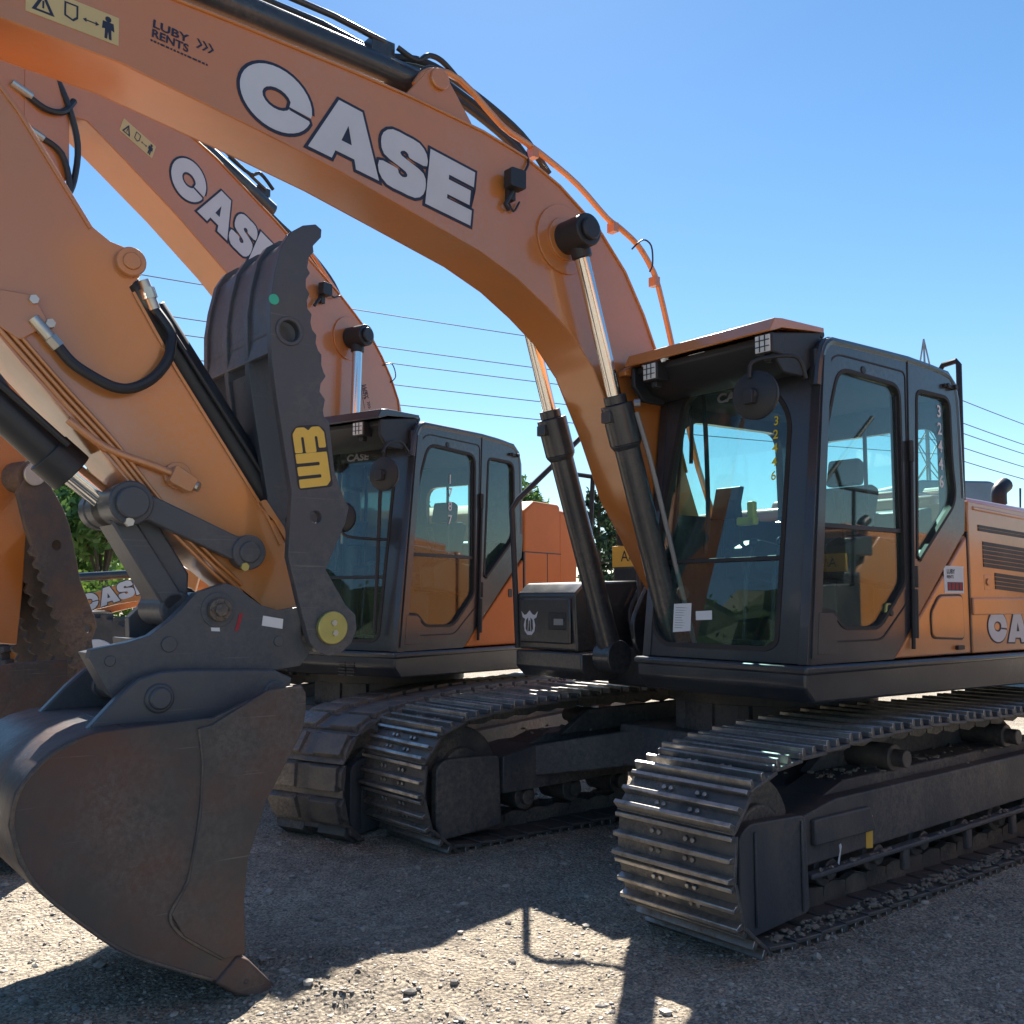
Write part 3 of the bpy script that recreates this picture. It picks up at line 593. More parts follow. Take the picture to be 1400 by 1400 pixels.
def upper_frame(root, short=False):
    m = MB()
    tail = -1.15 if short else -2.35
    # left deck under the cab with a chamfered lower edge
    m.prism([(tail, 0.95), (1.19, 0.985), (1.262, 1.06), (1.262, 1.135), (1.25, 1.165), (tail, 1.158)], 0.02, 1.155)
    m.prism([(tail, 1.125), (1.272, 1.125), (1.272, 1.168), (tail, 1.152)], 0.0, 1.168)
    m2 = MB(); m2.prism([(tail, 0.93), (0.9, 0.95), (0.95, 1.19), (tail, 1.19)], -0.6, 0.35)
    m2.prism([(tail, 0.96), (1.15, 0.985), (1.22, 1.05), (1.22, 1.16), (tail, 1.16)], -1.15, -0.5)
    m2.build('centre_frame', M['beam'], root, bevel=0.014, seg=2)
    d = m.build('deck_frame', M['beam'], root, bevel=0.014, seg=2)
    r = MB(); r.cyl((0, 0, 0.62), (0, 0, 0.97), 0.62, n=48)
    r.cyl((0, 0, 0.86), (0, 0, 0.95), 0.66, n=48); r.cyl((0, 0, 0.60), (0, 0, 0.66), 0.66, n=48)
    for k in range(9):
        a = 2 * math.pi * k / 9 + 0.3 * math.sin(k * 5); r.box(0.60 * math.cos(a) - 0.04, 0.60 * math.cos(a) + 0.04, 0.6 * math.sin(a) - 0.04, 0.6 * math.sin(a) + 0.04, 0.64, 0.9)
    r.build('swing_ring', M['under'], root, bevel=0.006)
    # boom foot towers
    f = MB()
    for y in (-0.21, 0.163): f.prism(rnd([(-0.2, 1.15), (1.05, 1.15), (1.1, 1.35), (0.85, 1.75), (0.55, 1.82), (0.2, 1.6)], 0.08), y, y + 0.035)
    f.build('boom_foot_bracket', M['beam'], root, bevel=0.006)
    return d

def carbody(root, yaw, y0, gauge):
    m = MB(); yl, yr = y0 + gauge / 2 - 0.15, y0 - gauge / 2 + 0.15
    m.prism([(-0.75, 0.42), (0.75, 0.42), (0.7, 0.68), (-0.7, 0.68)], y0 - 0.62, y0 + 0.62)
    for sx in (-1, 1):
        for yy, ya in ((yl, y0 + 0.45), (yr, y0 - 0.45)):
            for (a, b) in ((0, 0),):
                bm = m.bm
                v = []
                for (x, y, z) in ((sx * 0.15, ya, 0.42), (sx * 0.62, ya, 0.42), (sx * 0.62, ya, 0.66), (sx * 0.15, ya, 0.66)): v.append(bm.verts.new((x, y, z)))
                u = []
                for (x, y, z) in ((sx * 0.75, yy, 0.34), (sx * 1.25, yy, 0.34), (sx * 1.25, yy, 0.54), (sx * 0.75, yy, 0.54)): u.append(bm.verts.new((x, y, z)))
                for i in range(4): j = (i + 1) % 4; bm.faces.new((v[i], v[j], u[j], u[i]))
                bm.faces.new(v); bm.faces.new(u)
    o = m.build('carbody', M['under'], root, bevel=0.012); o.rotation_euler.z = yaw

def boom_cylinder(root, pin, gland, base, y, s=1.0, up=False):
    pin, gl, ba = (Vector((p[0], y, p[1])) for p in (pin, gland, base))
    d = (ba - pin).normalized(); sg = 1 if y > 0 else -1
    m = MB(); m.cyl(gl, ba, 0.070 * s, n=28); m.cyl(gl, gl + d * 0.22 * s, 0.088 * s, n=28); m.cyl(gl + d * 0.22 * s, gl + d * 0.25 * s, 0.088 * s, 0.07 * s, 28); m.cyl(gl - d * 0.05 * s, gl, 0.062 * s, n=24)
    m.box(gl.x - 0.06, gl.x + 0.085, y - 0.035, y + 0.035, gl.z - 0.11, gl.z - 0.05)
    m.disc_y(ba.x, ba.z, y - 0.07, y + 0.07, 0.1)
    c = m.build('boom_cylinder', M['beam'], root, bevel=0.005)
    MB().cyl(pin, gl, 0.040 * s, n=24).build('piston_rod', M['chrome'], c)
    e = MB(); e.disc_y(pin.x, pin.z, min(y - sg * 0.09, y + sg * 0.1), max(y - sg * 0.09, y + sg * 0.1), 0.088 * s, 32); e.disc_y(pin.x, pin.z, min(y + sg * 0.1, y + sg * 0.125), max(y + sg * 0.1, y + sg * 0.125), 0.06 * s, 32)
    e.cyl(pin, pin + d * 0.13 * s, 0.055 * s, n=20)
    e.build('rod_eye', M['hose'], c, bevel=0.008)
    p = MB(); q = Vector((-0.06, 0.02 * sg, 0.02)); side = Vector((0, sg * 0.085, 0)) + Vector((-0.05, 0, 0))
    p.tube([gl + side + d * 0.05, gl + side * 1.15 + d * 0.3, ba + side * 1.1 - d * 0.1], 0.014); p.tube([gl + side + d * 0.0, gl + side * 1.3 + Vector((0, 0, 0.02)) + d * 0.02], 0.022)
    p.build('cylinder_pipe', M['galv'] if up else M['hose'], c)
    return c

def strip_profile_offset(): pass

def excavator_A():
    root = empty('excavator', 'nearest orange excavator, number 32446 on its cab glass, wide bucket resting on the gravel', 'excavator', (*A_O, 0), A_H, 'excavators parked in a row')
    yaw = R(1.0)
    make_track(root, 1.04, 0.66, yaw, 1); make_track(root, -1.18, 0.66, yaw, -1); carbody(root, yaw, -0.07, 2.22)
    deck = upper_frame(root)
    c = make_cab(root, 'long'); add_visor(c, 'long')
    add_mirror(c, 1.40, 1.0, 2.515, 0.125, [(1.20, 1.16, 2.60), (1.25, 1.15, 2.70), (1.36, 1.10, 2.70), (1.42, 1.0, 2.68), (1.43, 0.99, 2.60)])
    # front papers and the number on the glass
    sl = Vector((-0.12, 0, 1.0)); fo = Vector((1.185 + 0.12 * 1.17, 0, 0)); nn = Vector((1, 0, 0.12))
    MB().prism_map([(0.20, 1.31), (0.33, 1.32), (0.325, 1.475), (0.195, 1.47)], fo, (0, 1, 0), sl, nn, -0.0155, -0.0145).build('notice', M['paper'], c, smooth=False)
    MB().prism_map([(0.365, 1.38), (0.48, 1.385), (0.475, 1.435), (0.36, 1.43)], fo, (0, 1, 0), sl, nn, -0.0155, -0.0145).build('notice', M['paper'], c, smooth=False)
    t = MB()
    for i in range(9): t.prism_map([(0.21, 1.335 + i * 0.014), (0.21 + random.uniform(0.05, 0.11), 1.335 + i * 0.014), (0.21 + 0.05, 1.338 + i * 0.014), (0.21, 1.338 + i * 0.014)], fo, (0, 1, 0), sl, nn, -0.0145, -0.014)
    t.build('notice_print', M['galv'], c, smooth=False)
    t = MB()
    for i, ch in enumerate('32446'): text_mesh(t, ch, fo + Vector((0, 0.84, 0)) + sl * (2.43 - 0.075 * i), (0, 1, 0), sl, nn, 0.07, -0.014, 'CENTER', 0.001)
    t.build('windscreen_number', M['lcd'], c, smooth=False)
    t = MB()
    for i, ch in enumerate('32446'): text_mesh(t, ch, (-0.205, 1.12, 2.575 - 0.105 * i), (-1, 0, 0), (0, 0, 1), (0, 1, 0), 0.10, -0.017, 'CENTER', 0.002)
    t.build('window_number', M['paper'], c, smooth=False)
    s = MB(); s.box(0.66, 0.7, 0.30, 0.44, 1.93, 1.98); s.box(0.66, 0.7, 0.38, 0.43, 1.93, 2.07); s.build('yellow_tag', M['lcd'], c, bevel=0.01)
    # rear body
    Yb = 1.118
    b = MB()
    b.prism([(-0.45, 1.88), (0.385, 1.172), (-0.452, 1.172)], 0.9, Yb); b.build('corner_panel', M['orange'], root, bevel=0.012, seg=3)
    fdr = rnd([(0.0, 1.28), (0.005, 1.42), (-0.09, 1.512), (-0.355, 1.515), (-0.36, 1.265)], 0.035)
    fp = MB(); fp.prism(fdr, Yb, Yb + 0.010); fp.build('fuel_door', M['orange'], root, bevel=0.006)
    g = MB(); g.plate(offset_poly(fdr, 0.011), [offset_poly(fdr, 0.001)], (0, Yb, 0), (1, 0, 0), (0, 0, 1), (0, 1, 0), 0.0, 0.003); g.box(-0.455, -0.44, Yb - 0.01, Yb + 0.004, 1.18, 1.9)
    g.prism(rnd([(-0.335, 1.20), (-0.26, 1.20), (-0.26, 1.225), (-0.335, 1.225)], 0.008), Yb, Yb + 0.02)
    g.build('panel_seam', M['plastic'], root)
    e = MB()
    e.prism([(-0.462, 1.172), (-0.462, 2.02), (-0.47, 2.09), (-2.3, 2.02), (-2.35, 1.95), (-2.35, 1.172)], 0.25, Yb + 0.004)
    e.prism([(-0.462, 1.40), (-2.34, 1.40), (-2.34, 1.50), (-0.462, 1.505)], Yb + 0.002, Yb + 0.018)
    e.prism([(-0.52, 2.035), (-2.28, 1.965), (-2.28, 1.99), (-0.52, 2.06)], Yb - 0.004, Yb + 0.012)
    e.build('engine_door', M['orange'], root, bevel=0.022, seg=3)
    e = MB(); e.prism([(0.25, 1.172), (0.15, 1.55), (-0.42, 2.02), (-0.47, 2.07), (-2.3, 2.02), (-2.35, 1.95), (-2.35, 1.172)], -1.17, -0.62); e.build('tank_body', M['orange'], root, bevel=0.022, seg=3)
    v = MB()
    for (x0, x1, z0, z1, n) in ((-0.58, -1.5, 1.91, 1.95, 2), (-0.63, -1.4, 1.69, 1.85, 6), (-0.77, -1.4, 1.555, 1.66, 4)):
        for i in range(n):
            z = z0 + (z1 - z0) * (i + 0.5) / n; h = (z1 - z0) / n * 0.42
            v.prism([(x0, z - h), (x1, z - h - 0.035), (x1, z + h - 0.035), (x0, z + h)], Yb, Yb + 0.008)
    v.build('vent_slot', M['plastic'], root)
    hx = MB(); hx.box(-0.72, -0.63, Yb, Yb + 0.006, 1.55, 1.645); hx.disc_y(-0.675, 1.60, Yb, Yb + 0.015, 0.022); hx.build('door_latch', M['orange'], root, bevel=0.004)
    k = MB(); k.prism([(-0.455, 2.05), (-2.35, 2.0), (-2.35, 2.12), (-0.9, 2.16), (-0.5, 2.15)], -1.05, 0.9); k.prism([(-0.8, 2.12), (-1.9, 2.08), (-1.9, 2.2), (-0.85, 2.24)], -0.6, 0.5); k.build('engine_hood', M['orange'], root, bevel=0.03, seg=3)
    k = MB(); k.prism(rnd([(-2.36, 1.0), (-2.75, 1.05), (-2.95, 1.25), (-2.95, 1.95), (-2.36, 2.05)], 0.1), -1.2, 1.2); k.build('counterweight', M['orange'], root, bevel=0.05, seg=3)
    k = MB(); k.cyl((-2.58, 0.32, 2.05), (-2.58, 0.32, 2.30), 0.05, n=20); k.cyl((-2.58, 0.32, 2.12), (-2.58, 0.32, 2.19), 0.09, n=20); k.tube([(-2.58, 0.32, 2.25), (-2.59, 0.32, 2.36), (-2.70, 0.32, 2.42)], 0.06, 14, smooth=4); k.build('exhaust_stack', M['hose'], root, bevel=0.004)
    k = MB(); k.prism(rnd([(-0.62, 2.18), (-0.76, 2.18), (-0.73, 2.21), (-0.65, 2.21)], 0.01), 0.75, 0.88); k.build('hood_hook', M['orange'], root, bevel=0.004)
    k = MB(); k.prism([(-0.163, 1.53), (-0.385, 1.53), (-0.39, 1.69), (-0.158, 1.69)], Yb, Yb + 0.0015); k.build('rental_sticker', M['paper'], root, smooth=False)
    k = MB(); k.prism([(-0.195, 1.545), (-0.375, 1.545), (-0.375, 1.595), (-0.195, 1.595)], Yb + 0.0016, Yb + 0.0026); text_mesh(k, 'LUBY', (-0.19, Yb, 1.645), (-1.1, 0, 0), (0, 0, 1), (0, 1, 0), 0.036, 0.003, bold=0.001); text_mesh(k, 'RENTS', (-0.19, Yb, 1.617), (-1, 0, 0), (0, 0, 1), (0, 1, 0), 0.026, 0.003, bold=0.0005)
    k.build('sticker_print', M['navy'], root, smooth=False)
    k = MB()
    for i in range(4): k.prism([(-0.2 - i * 0.045, 1.55), (-0.23 - i * 0.045, 1.55), (-0.23 - i * 0.045, 1.59), (-0.2 - i * 0.045, 1.59)], Yb + 0.0028, Yb + 0.0034)
    k.build('sticker_picture', M['red'], root, smooth=False)
    block_word(root, (-0.655, Yb + 0.004, 1.235), (-1, 0, -0.03), (0, 0, 1), (0, 1, 0), 0.19, (0.24, 0.25, 0.23, 0.22), 0.015, name='body_lettering')
    cab_side([o for o in kids(root) if o.name.split('.')[0] in ('cab', 'deck_frame', 'corner_panel', 'fuel_door', 'panel_seam', 'engine_door', 'tank_body', 'vent_slot', 'door_latch', 'engine_hood', 'counterweight', 'exhaust_stack', 'hood_hook', 'rental_sticker', 'sticker_print', 'sticker_picture', 'body_lettering', 'body_lettering_outline')], 0.243, 0.183, 0.0675, 0.955)
    MB().tube([(-0.5, 0.965, 2.1), (-0.5, 0.965, 2.93), (-0.5, 0.985, 2.955), (-0.5, 1.07, 2.965), (-0.5, 1.085, 2.94), (-0.5, 1.075, 2.1)], 0.018, 10).build('grab_rail', M['hose'], root)
    # right front: tool box, rail, valve block
    t = MB(); t.prism(rnd([(1.2, 1.165), (1.215, 1.53), (1.13, 1.60), (0.55, 1.62), (0.55, 1.165)], 0.02), -1.14, -0.56); t.box(1.205, 1.228, -1.10, -0.60, 1.21, 1.50)
    tb = t.build('tool_box', M['beam'], root, bevel=0.012)
    t = MB(); t.box(1.222, 1.232, -0.80, -0.63, 1.30, 1.41); t.build('box_latch', M['plastic'], root, bevel=0.004)
    t = MB(); t.box(1.232, 1.237, -0.74, -0.65, 1.33, 1.37); t.disc_y(0, 0, 0, 0.001, 0.0001, 3); t.build('latch_plate', M['galv'], root)
    e = MB(); F = ((1.2285, -0.99, 1.345), (0, 1, 0), (0, 0, 1), (1, 0, 0))      # horned white emblem
    e.prism_map([(-0.085, 0.07), (-0.055, 0.045), (-0.03, 0.05), (0, 0.075), (0.03, 0.05), (0.055, 0.045), (0.085, 0.07), (0.07, 0.03), (0.045, 0.02), (0.058, -0.02), (0.05, -0.06), (0.02, -0.085), (-0.02, -0.085), (-0.05, -0.06), (-0.058, -0.02), (-0.045, 0.02), (-0.07, 0.03)], *F, 0.001, 0.003)
    e.build('horned_emblem', M['white'], root, smooth=False)
    e = MB()
    for s_ in (-1, 1): e.prism_map([(s_ * 0.012, 0.03), (s_ * 0.034, 0.012), (s_ * 0.038, -0.045), (s_ * 0.02, -0.065), (s_ * 0.014, -0.02)], *F, 0.0035, 0.0045)
    e.prism_map([(-0.004, 0.01), (0.004, 0.01), (0.012, -0.06), (-0.012, -0.06)], *F, 0.0035, 0.0045)
    e.build('emblem_line', M['beam'], root, smooth=False)
    r = MB(); r.tube([(1.20, -1.15, 1.17), (1.25, -1.15, 2.10), (1.20, -1.15, 2.17), (0.91, -1.15, 2.41), (0.53, -1.15, 2.73), (0.2, -1.15, 3.0)], 0.02, 10); r.tube([(0.75, -1.15, 2.53), (0.68, -1.15, 2.385), (0.15, -1.15, 2.37)], 0.017, 10); r.tube([(0.55, -1.15, 1.6), (0.5, -1.15, 2.38)], 0.017); r.build('hand_rail', M['hose'], root)
    f = MB(); f.box(0.2, 0.45, -1.0, -0.5, 1.17, 1.72); f.prism([(0.42, 1.86), (0.42, 2.0), (0.0, 2.03), (0.0, 1.86)], -1.0, -0.3); f.box(-0.4, 0.3, -0.5, 0.0, 1.2, 1.75); f.box(-0.1, 0.3, -0.9, -0.4, 1.7, 1.88); f.build('valve_cover', M['beam'], root, bevel=0.015)
    y_ = MB(); y_.prism_map([(-1.30, 1.80), (-1.0, 1.80), (-0.98, 1.935), (-1.31, 1.93)], (0.6, 0, 0), (0, 1, 0), (0, 0, 1), (1, 0, 0), 0, 0.01)
    y_ = MB(); y_.box(0.425, 0.44, -1.02, -0.62, 1.72, 1.87); y_.build('yellow_plate', M['yellow'], root, bevel=0.004)
    y_ = MB(); text_mesh(y_, 'A/S', (0.44, -0.93, 1.76), (0, 1, 0), (0, 0, 1), (1, 0, 0), 0.11, 0.002); y_.build('plate_marking', M['navy'], root, smooth=False)
    for i in range(7):
        yy = -0.62 + 0.10 * i + random.uniform(-0.03, 0.03)
        if -0.16 < yy < 0.1 or yy > 0.05: yy = -0.5 + 0.04 * i
        hose('hydraulic_hose', M['hose'], root, [(0.42, yy, 1.62 + random.uniform(-.1, .1)), (0.62, yy + 0.02, 1.6), (0.78, yy, 1.42), (0.80, yy + random.uniform(-.1, .1), 1.2)], 0.018)
    hose('hydraulic_hose', M['hose'], root, [(0.5, -0.45, 1.75), (0.75, -0.42, 1.86), (0.85, -0.35, 1.7), (0.9, -0.3, 1.3)], 0.02)
    for i in range(5):
        yy = -0.62 + 0.085 * i
        for a_, b_ in (((0.46, yy, 1.66), (0.60, yy, 1.60)), ((0.66, yy, 1.56), (0.74, yy, 1.44))): MB().cyl(a_, b_, 0.02, n=10).build('hose_fitting', M['zinc'], root)
    # ---------------------------------------------- boom
    top = [(5.55, 3.80), (5.2, 3.93), (4.6, 3.975), (3.85, 3.965), (3.25, 3.945), (2.898, 3.925), (2.485, 3.885), (2.209, 3.83), (1.968, 3.737), (1.681, 3.565), (1.477, 3.362), (1.332, 3.14), (1.226, 2.93), (1.131, 2.69), (0.98, 2.25), (0.78, 1.78), (0.62, 1.55), (0.58, 1.42)]
    bot = [(0.68, 1.34), (0.82, 1.38), (1.05, 1.62), (1.22, 1.87), (1.37, 2.07), (1.53, 2.42), (1.72, 2.76), (1.88, 2.93), (2.06, 3.05), (2.26, 3.16), (2.501, 3.25), (2.967, 3.365), (3.316, 3.45), (3.744, 3.53), (4.28, 3.62), (4.75, 3.645), (5.35, 3.52), (5.55, 3.6)]
    m = MB(); m.prism(top + bot, -0.155, 0.155)
    m.strip([(x, z - 0.012) for x, z in top[1:15]][::-1], -0.172, 0.172, 0.014)
    boom = m.build('boom', M['orange'], root, bevel=0.006)
    nl = MB()                                                                       # near and far web plates, standing 5 mm proud
    for y in (0.155, -0.16): nl.prism(top[1:] + bot[:-1], y, y + 0.005)
    nl.disc_y(1.94, 3.435, 0.16, 0.175, 0.19); nl.disc_y(1.94, 3.435, 0.172, 0.19, 0.12)
    nl.build('web_plate', M['orange'], boom, bevel=0.002)
    S = 0.1605
    block_word(boom, (3.80, S, 3.572), (-0.985, 0, -0.165), (-0.10, 0, 0.995), (0, 1, 0), 0.285, (0.345, 0.345, 0.275, 0.275), 0.005)
    rental_mark(boom, (4.165, S, 3.765), (-1, 0, -0.10), (-0.06, 0, 1), (0, 1, 0), 0.062)
    warn_sticker(boom, (4.63, S, 3.70), (-1, 0, -0.05), (0.02, 0, 1), (0, 1, 0), 0.34, 0.115)
    l = MB(); l.prism(rnd([(2.37, 3.60), (2.27, 3.60), (2.27, 3.70), (2.37, 3.70)], 0.015), 0.19, 0.25); l.box(2.30, 2.34, 0.16, 0.2, 3.55, 3.62); l.tube([(2.32, 0.2, 3.6), (2.36, 0.19, 3.52), (2.33, 0.18, 3.50)], 0.012); l.tube([(2.27, 0.2, 3.68), (2.2, 0.18, 3.78), (2.19, 0.15, 3.86)], 0.007, smooth=4)
    l.tube([(2.34, 0.18, 3.56), (2.30, 0.18, 3.50), (2.26, 0.18, 3.56)], 0.006, smooth=3); l.build('boom_work_light', M['hose'], boom, bevel=0.004)
    for pts in ([(1.30, 0.162, 2.0), (1.12, 0.162, 2.62)],):
        wb_ = MB(); wb_.tube(pts, 0.004, 6); wb_.build('weld_bead', M['orange'], boom)
    # hard lines up the back of the boom
    pl = MB()
    for yy, r_, dz in ((0.10, 0.017, 0),):
        pl.tube([(2.86, yy, 4.03 + dz), (2.78, yy, 4.13 + dz), (2.59, yy, 4.15 + dz), (2.316, yy, 3.99 + dz), (2.155, yy, 3.945 + dz), (2.007, yy, 3.90 + dz), (1.776, yy, 3.81 + dz), (1.554, yy, 3.675 + dz), (1.45, yy, 3.64 + dz), (1.30, yy, 3.57 + dz), (1.191, yy, 3.463 + dz), (1.126, yy, 3.348 + dz), (0.996, yy, 2.952 + dz), (0.8, yy, 2.3), (0.55, yy, 1.8)], r_, 8, smooth=3)
    for x, z in ((2.1, 3.90), (1.5, 3.63), (1.16, 3.38)): pl.box(x - 0.02, x + 0.02, 0.07, 0.125, z - 0.03, z + 0.025)
    pl.build('boom_pipe', M['orange'], boom)
    for k, (yy, dz) in enumerate(((0.02, 0.0), (-0.08, 0.03), (-0.03, -0.06))):
        hose('boom_hose', M['hose'], boom, [(3.0, yy, 4.16), (2.75, yy, 4.22 + dz), (2.45, yy, 4.16 + dz), (2.12, yy, 4.03 + dz), (1.92, yy, 3.86 + dz)], 0.02, 5)
    hose('boom_hose', M['hose'], boom, [(2.95, 0.08, 4.20), (2.85, 0.1, 4.16), (2.78, 0.1, 4.21), (2.7, 0.1, 4.21), (2.6, 0.1, 4.15)], 0.014)
    hose('light_cable', M['hose'], boom, [(1.42, 0.17, 3.50), (1.34, 0.18, 3.57), (1.27, 0.18, 3.55), (1.25, 0.17, 3.45), (1.27, 0.165, 3.40)], 0.005)
    lg = MB()
    for y in (-0.12, 0.085): lg.prism(rnd([(2.95, 3.92), (2.50, 3.90), (2.62, 4.05), (2.70, 4.15), (2.78, 4.15), (2.85, 4.05)], 0.05), y, y + 0.035)
    lg.disc_y(2.73, 4.09, -0.14, 0.14, 0.055); lg.build('cylinder_lug', M['orange'], boom, bevel=0.006)
    ac = MB(); ac.cyl((2.73, 0, 4.10), (4.75, 0, 4.16), 0.075, n=28); ac.cyl((4.6, 0, 4.157), (4.75, 0, 4.16), 0.09, n=28); ac.disc_y(2.73, 4.10, -0.08, 0.08, 0.085); ac.box(2.95, 3.08, -0.06, 0.06, 4.15, 4.23)
    ac.tube([(3.0, 0.05, 4.22), (3.3, 0.07, 4.235), (4.6, 0.07, 4.26)], 0.016); ac.tube([(3.0, -0.05, 4.22), (3.3, -0.04, 4.25), (4.6, -0.04, 4.27)], 0.016)
    arm = ac.build('arm_cylinder', M['beam'], root, bevel=0.004); MB().cyl((4.75, 0, 4.16), (5.5, 0, 4.2), 0.045, n=20).build('piston_rod', M['chrome'], arm)
    for y in (0.27, -0.27): boom_cylinder(root, (1.94, 3.435), (1.655, 2.55), (1.18, 1.15), y, up=(y > 0))
    # ---------------------------------------------- stick
    stp = [(4.624, 3.32), (4.355, 2.935), (4.288, 2.893), (4.22, 2.88), (4.171, 2.861), (4.152, 2.824), (4.168, 2.779), (4.21, 2.725), (4.101, 2.555), (4.017, 2.424), (3.626, 1.875), (3.60, 1.835), (3.575, 1.83), (3.52, 1.73), (3.445, 1.461), (3.46, 1.41), (3.54, 1.40), (3.673, 1.504), (3.997, 1.754), (4.268, 2.043), (4.587, 2.369), (5.1, 2.95), (5.5, 3.35), (5.62, 3.7), (5.75, 4.15), (5.55, 4.3), (5.3, 4.05), (5.0, 3.75)]
    m = MB(); m.prism(stp, -0.135, 0.135); stick = m.build('stick', M['orange'], root, bevel=0.005)
    e = MB(); e.prism(stp, 0.135, 0.14)
    e.strip([(3.54, 1.73), (3.61, 1.86), (4.017, 2.435), (4.19, 2.71)], -0.15, 0.15, -0.012); e.strip([(4.36, 2.93), (4.63, 3.315), (5.0, 3.74)], -0.15, 0.15, -0.012); e.strip([(3.60, 1.45), (3.997, 1.745), (4.268, 2.033), (4.587, 2.36), (5.1, 2.94)], -0.15, 0.15, 0.012)
    e.prism(rnd([(3.66, 1.90), (3.62, 1.92), (3.53, 1.80), (3.52, 1.74), (3.58, 1.83)], 0.01), 0.05, 0.15)
    e.build('flange_plate', M['orange'], stick, bevel=0.002)
    e = MB(); e.disc_y(4.212, 2.822, -0.17, 0.17, 0.058); e.disc_y(4.212, 2.822, 0.17, 0.178, 0.035); e.build('pin_boss', M['orange'], stick, bevel=0.006)
    e = MB(); e.prism(rnd([(4.02, 2.03), (3.93, 1.975), (3.96, 1.92), (4.05, 1.96)], 0.012), 0.14, 0.20); e.tube([(4.42, 0.15, 2.17), (4.28, 0.16, 2.075), (4.1, 0.165, 2.02), (4.0, 0.17, 1.985)], 0.016, smooth=4); e.disc_y(4.0, 1.99, 0.14, 0.16, 0.055)
    for k in (0.0, 0.03, 0.06): e.tube([(4.9, 0.155 + 0.0 * k, 2.78 - k), (4.435, 0.155, 2.29 - k), (4.245, 0.155, 2.10 - k), (3.991, 0.155, 1.80 - k), (3.72, 0.155, 1.555 - k)], 0.009, smooth=2)
    e.build('stick_pipe', M['orange'], stick, bevel=0.003)
    e = MB(); e.cyl((3.95, 0.17, 1.955), (3.925, 0.19, 1.945), 0.02, n=10); e.build('pipe_plug', M['zinc'], stick)
    e = MB(); e.cyl((4.56, 0.14, 2.60), (4.56, 0.18, 2.60), 0.018, n=6); e.build('bolt', M['zinc'], stick)
    e = MB(); e.cyl((4.50, 0.14, 2.52), (4.50, 0.18, 2.52), 0.018, n=6); e.build('bolt', M['zinc'], stick)
    e = MB(); e.cyl((4.15, 0.12, 2.77), (4.10, 0.12, 2.66), 0.022, n=12); e.cyl((4.135, 0.12, 2.74), (4.12, 0.12, 2.70), 0.03, n=6); e.build('hose_fitting', M['zinc'], stick)
    e = MB(); e.cyl((4.56, 0.17, 2.53), (4.50, 0.175, 2.465), 0.022, n=12); e.cyl((4.50, 0.175, 2.465), (4.47, 0.175, 2.435), 0.026, n=6);
    e.build('hose_fitting', M['zinc'], stick)
    e = MB(); e.prism(rnd([(4.68, 2.62), (4.56, 2.62), (4.50, 2.52), (4.60, 2.44), (4.70, 2.5)], 0.02), 0.14, 0.165); e.build('fitting_bracket', M['orange'], stick, bevel=0.004)
    e = MB(); e.tube([(4.47, 0.175, 2.435), (4.425, 0.18, 2.385), (4.37, 0.19, 2.348), (4.277, 0.2, 2.307), (4.201, 0.2, 2.312), (4.125, 0.2, 2.362), (4.068, 0.19, 2.442), (4.05, 0.17, 2.506), (4.045, 0.15, 2.57), (4.10, 0.12, 2.66)], 0.021, 10, smooth=4); e.build('stick_hose', M['hose'], stick)
    # thumb cylinder under the stick
    e = MB(); e.cyl((4.19, 0.0, 2.80), (4.08, 0.0, 2.655), 0.05, n=20); e.cyl((4.10, 0, 2.68), (3.46, 0, 1.80), 0.085, n=28); e.disc_y(4.205, 2.82, -0.06, 0.06, 0.06); e.tube([(4.05, 0.09, 2.63), (3.9, 0.1, 2.42), (3.55, 0.09, 1.95)], 0.012)
    tc = e.build('thumb_cylinder', M['hose'], root, bevel=0.004); MB().cyl((3.46, 0, 1.80), (3.40, 0, 1.72), 0.045, n=20).build('piston_rod', M['chrome'], tc)
    # ---------------------------------------------- thumb
    tp = [(3.711, 2.59), (3.714, 2.705), (3.70, 2.823), (3.672, 2.95), (3.632, 3.02), (3.575, 3.063), (3.517, 3.082), (3.488, 3.065), (3.490, 3.031), (3.527, 2.985), (3.523, 2.96), (3.545, 2.93), (3.552, 2.885), (3.538, 2.865), (3.556, 2.835), (3.556, 2.80), (3.538, 2.775), (3.55, 2.745), (3.546, 2.71), (3.527, 2.69), (3.532, 2.655), (3.524, 2.625), (3.503, 2.605), (3.506, 2.57), (3.494, 2.54), (3.478, 2.525), (3.478, 2.48), (3.467, 2.45), (3.456, 2.435), (3.480, 2.40), (3.484, 2.365), (3.458, 2.335), (3.467, 2.29), (3.462, 2.262), (3.438, 2.24), (3.435, 2.221), (3.408, 2.032), (3.364, 1.928), (3.338, 1.887), (3.352, 1.82), (3.442, 1.619), (3.345, 1.47)] + [(3.416 + 0.118 * math.cos(R(a)), 1.379 + 0.118 * math.sin(R(a))) for a in range(130, -200, -22)][::1]
    tp = tp[:42] + [(3.30, 1.43), (3.292, 1.37), (3.318, 1.31), (3.365, 1.272), (3.42, 1.262), (3.475, 1.282), (3.51, 1.32), (3.558, 1.474), (3.612, 1.667), (3.603, 1.933), (3.676, 2.309), (3.701, 2.461)]
    hole = circ(3.628, 2.60, 0.045, 20); hole2 = circ(3.492, 1.836, 0.026, 18)
    m = MB()
    for y in (0.32, 0.09, -0.13, -0.36): m.plate(tp, [hole, hole2], (0, y, 0), (1, 0, 0), (0, 0, 1), (0, 1, 0), 0.0, 0.04)
    m.strip([(3.706, 2.5), (3.695, 2.59), (3.699, 2.705), (3.685, 2.82), (3.655, 2.95), (3.615, 3.005), (3.56, 3.045)][::-1], -0.33, 0.33, -0.02)
    m.strip([(3.60, 1.95), (3.66, 2.30), (3.685, 2.46)][::-1], -0.1, 0.1, -0.02)
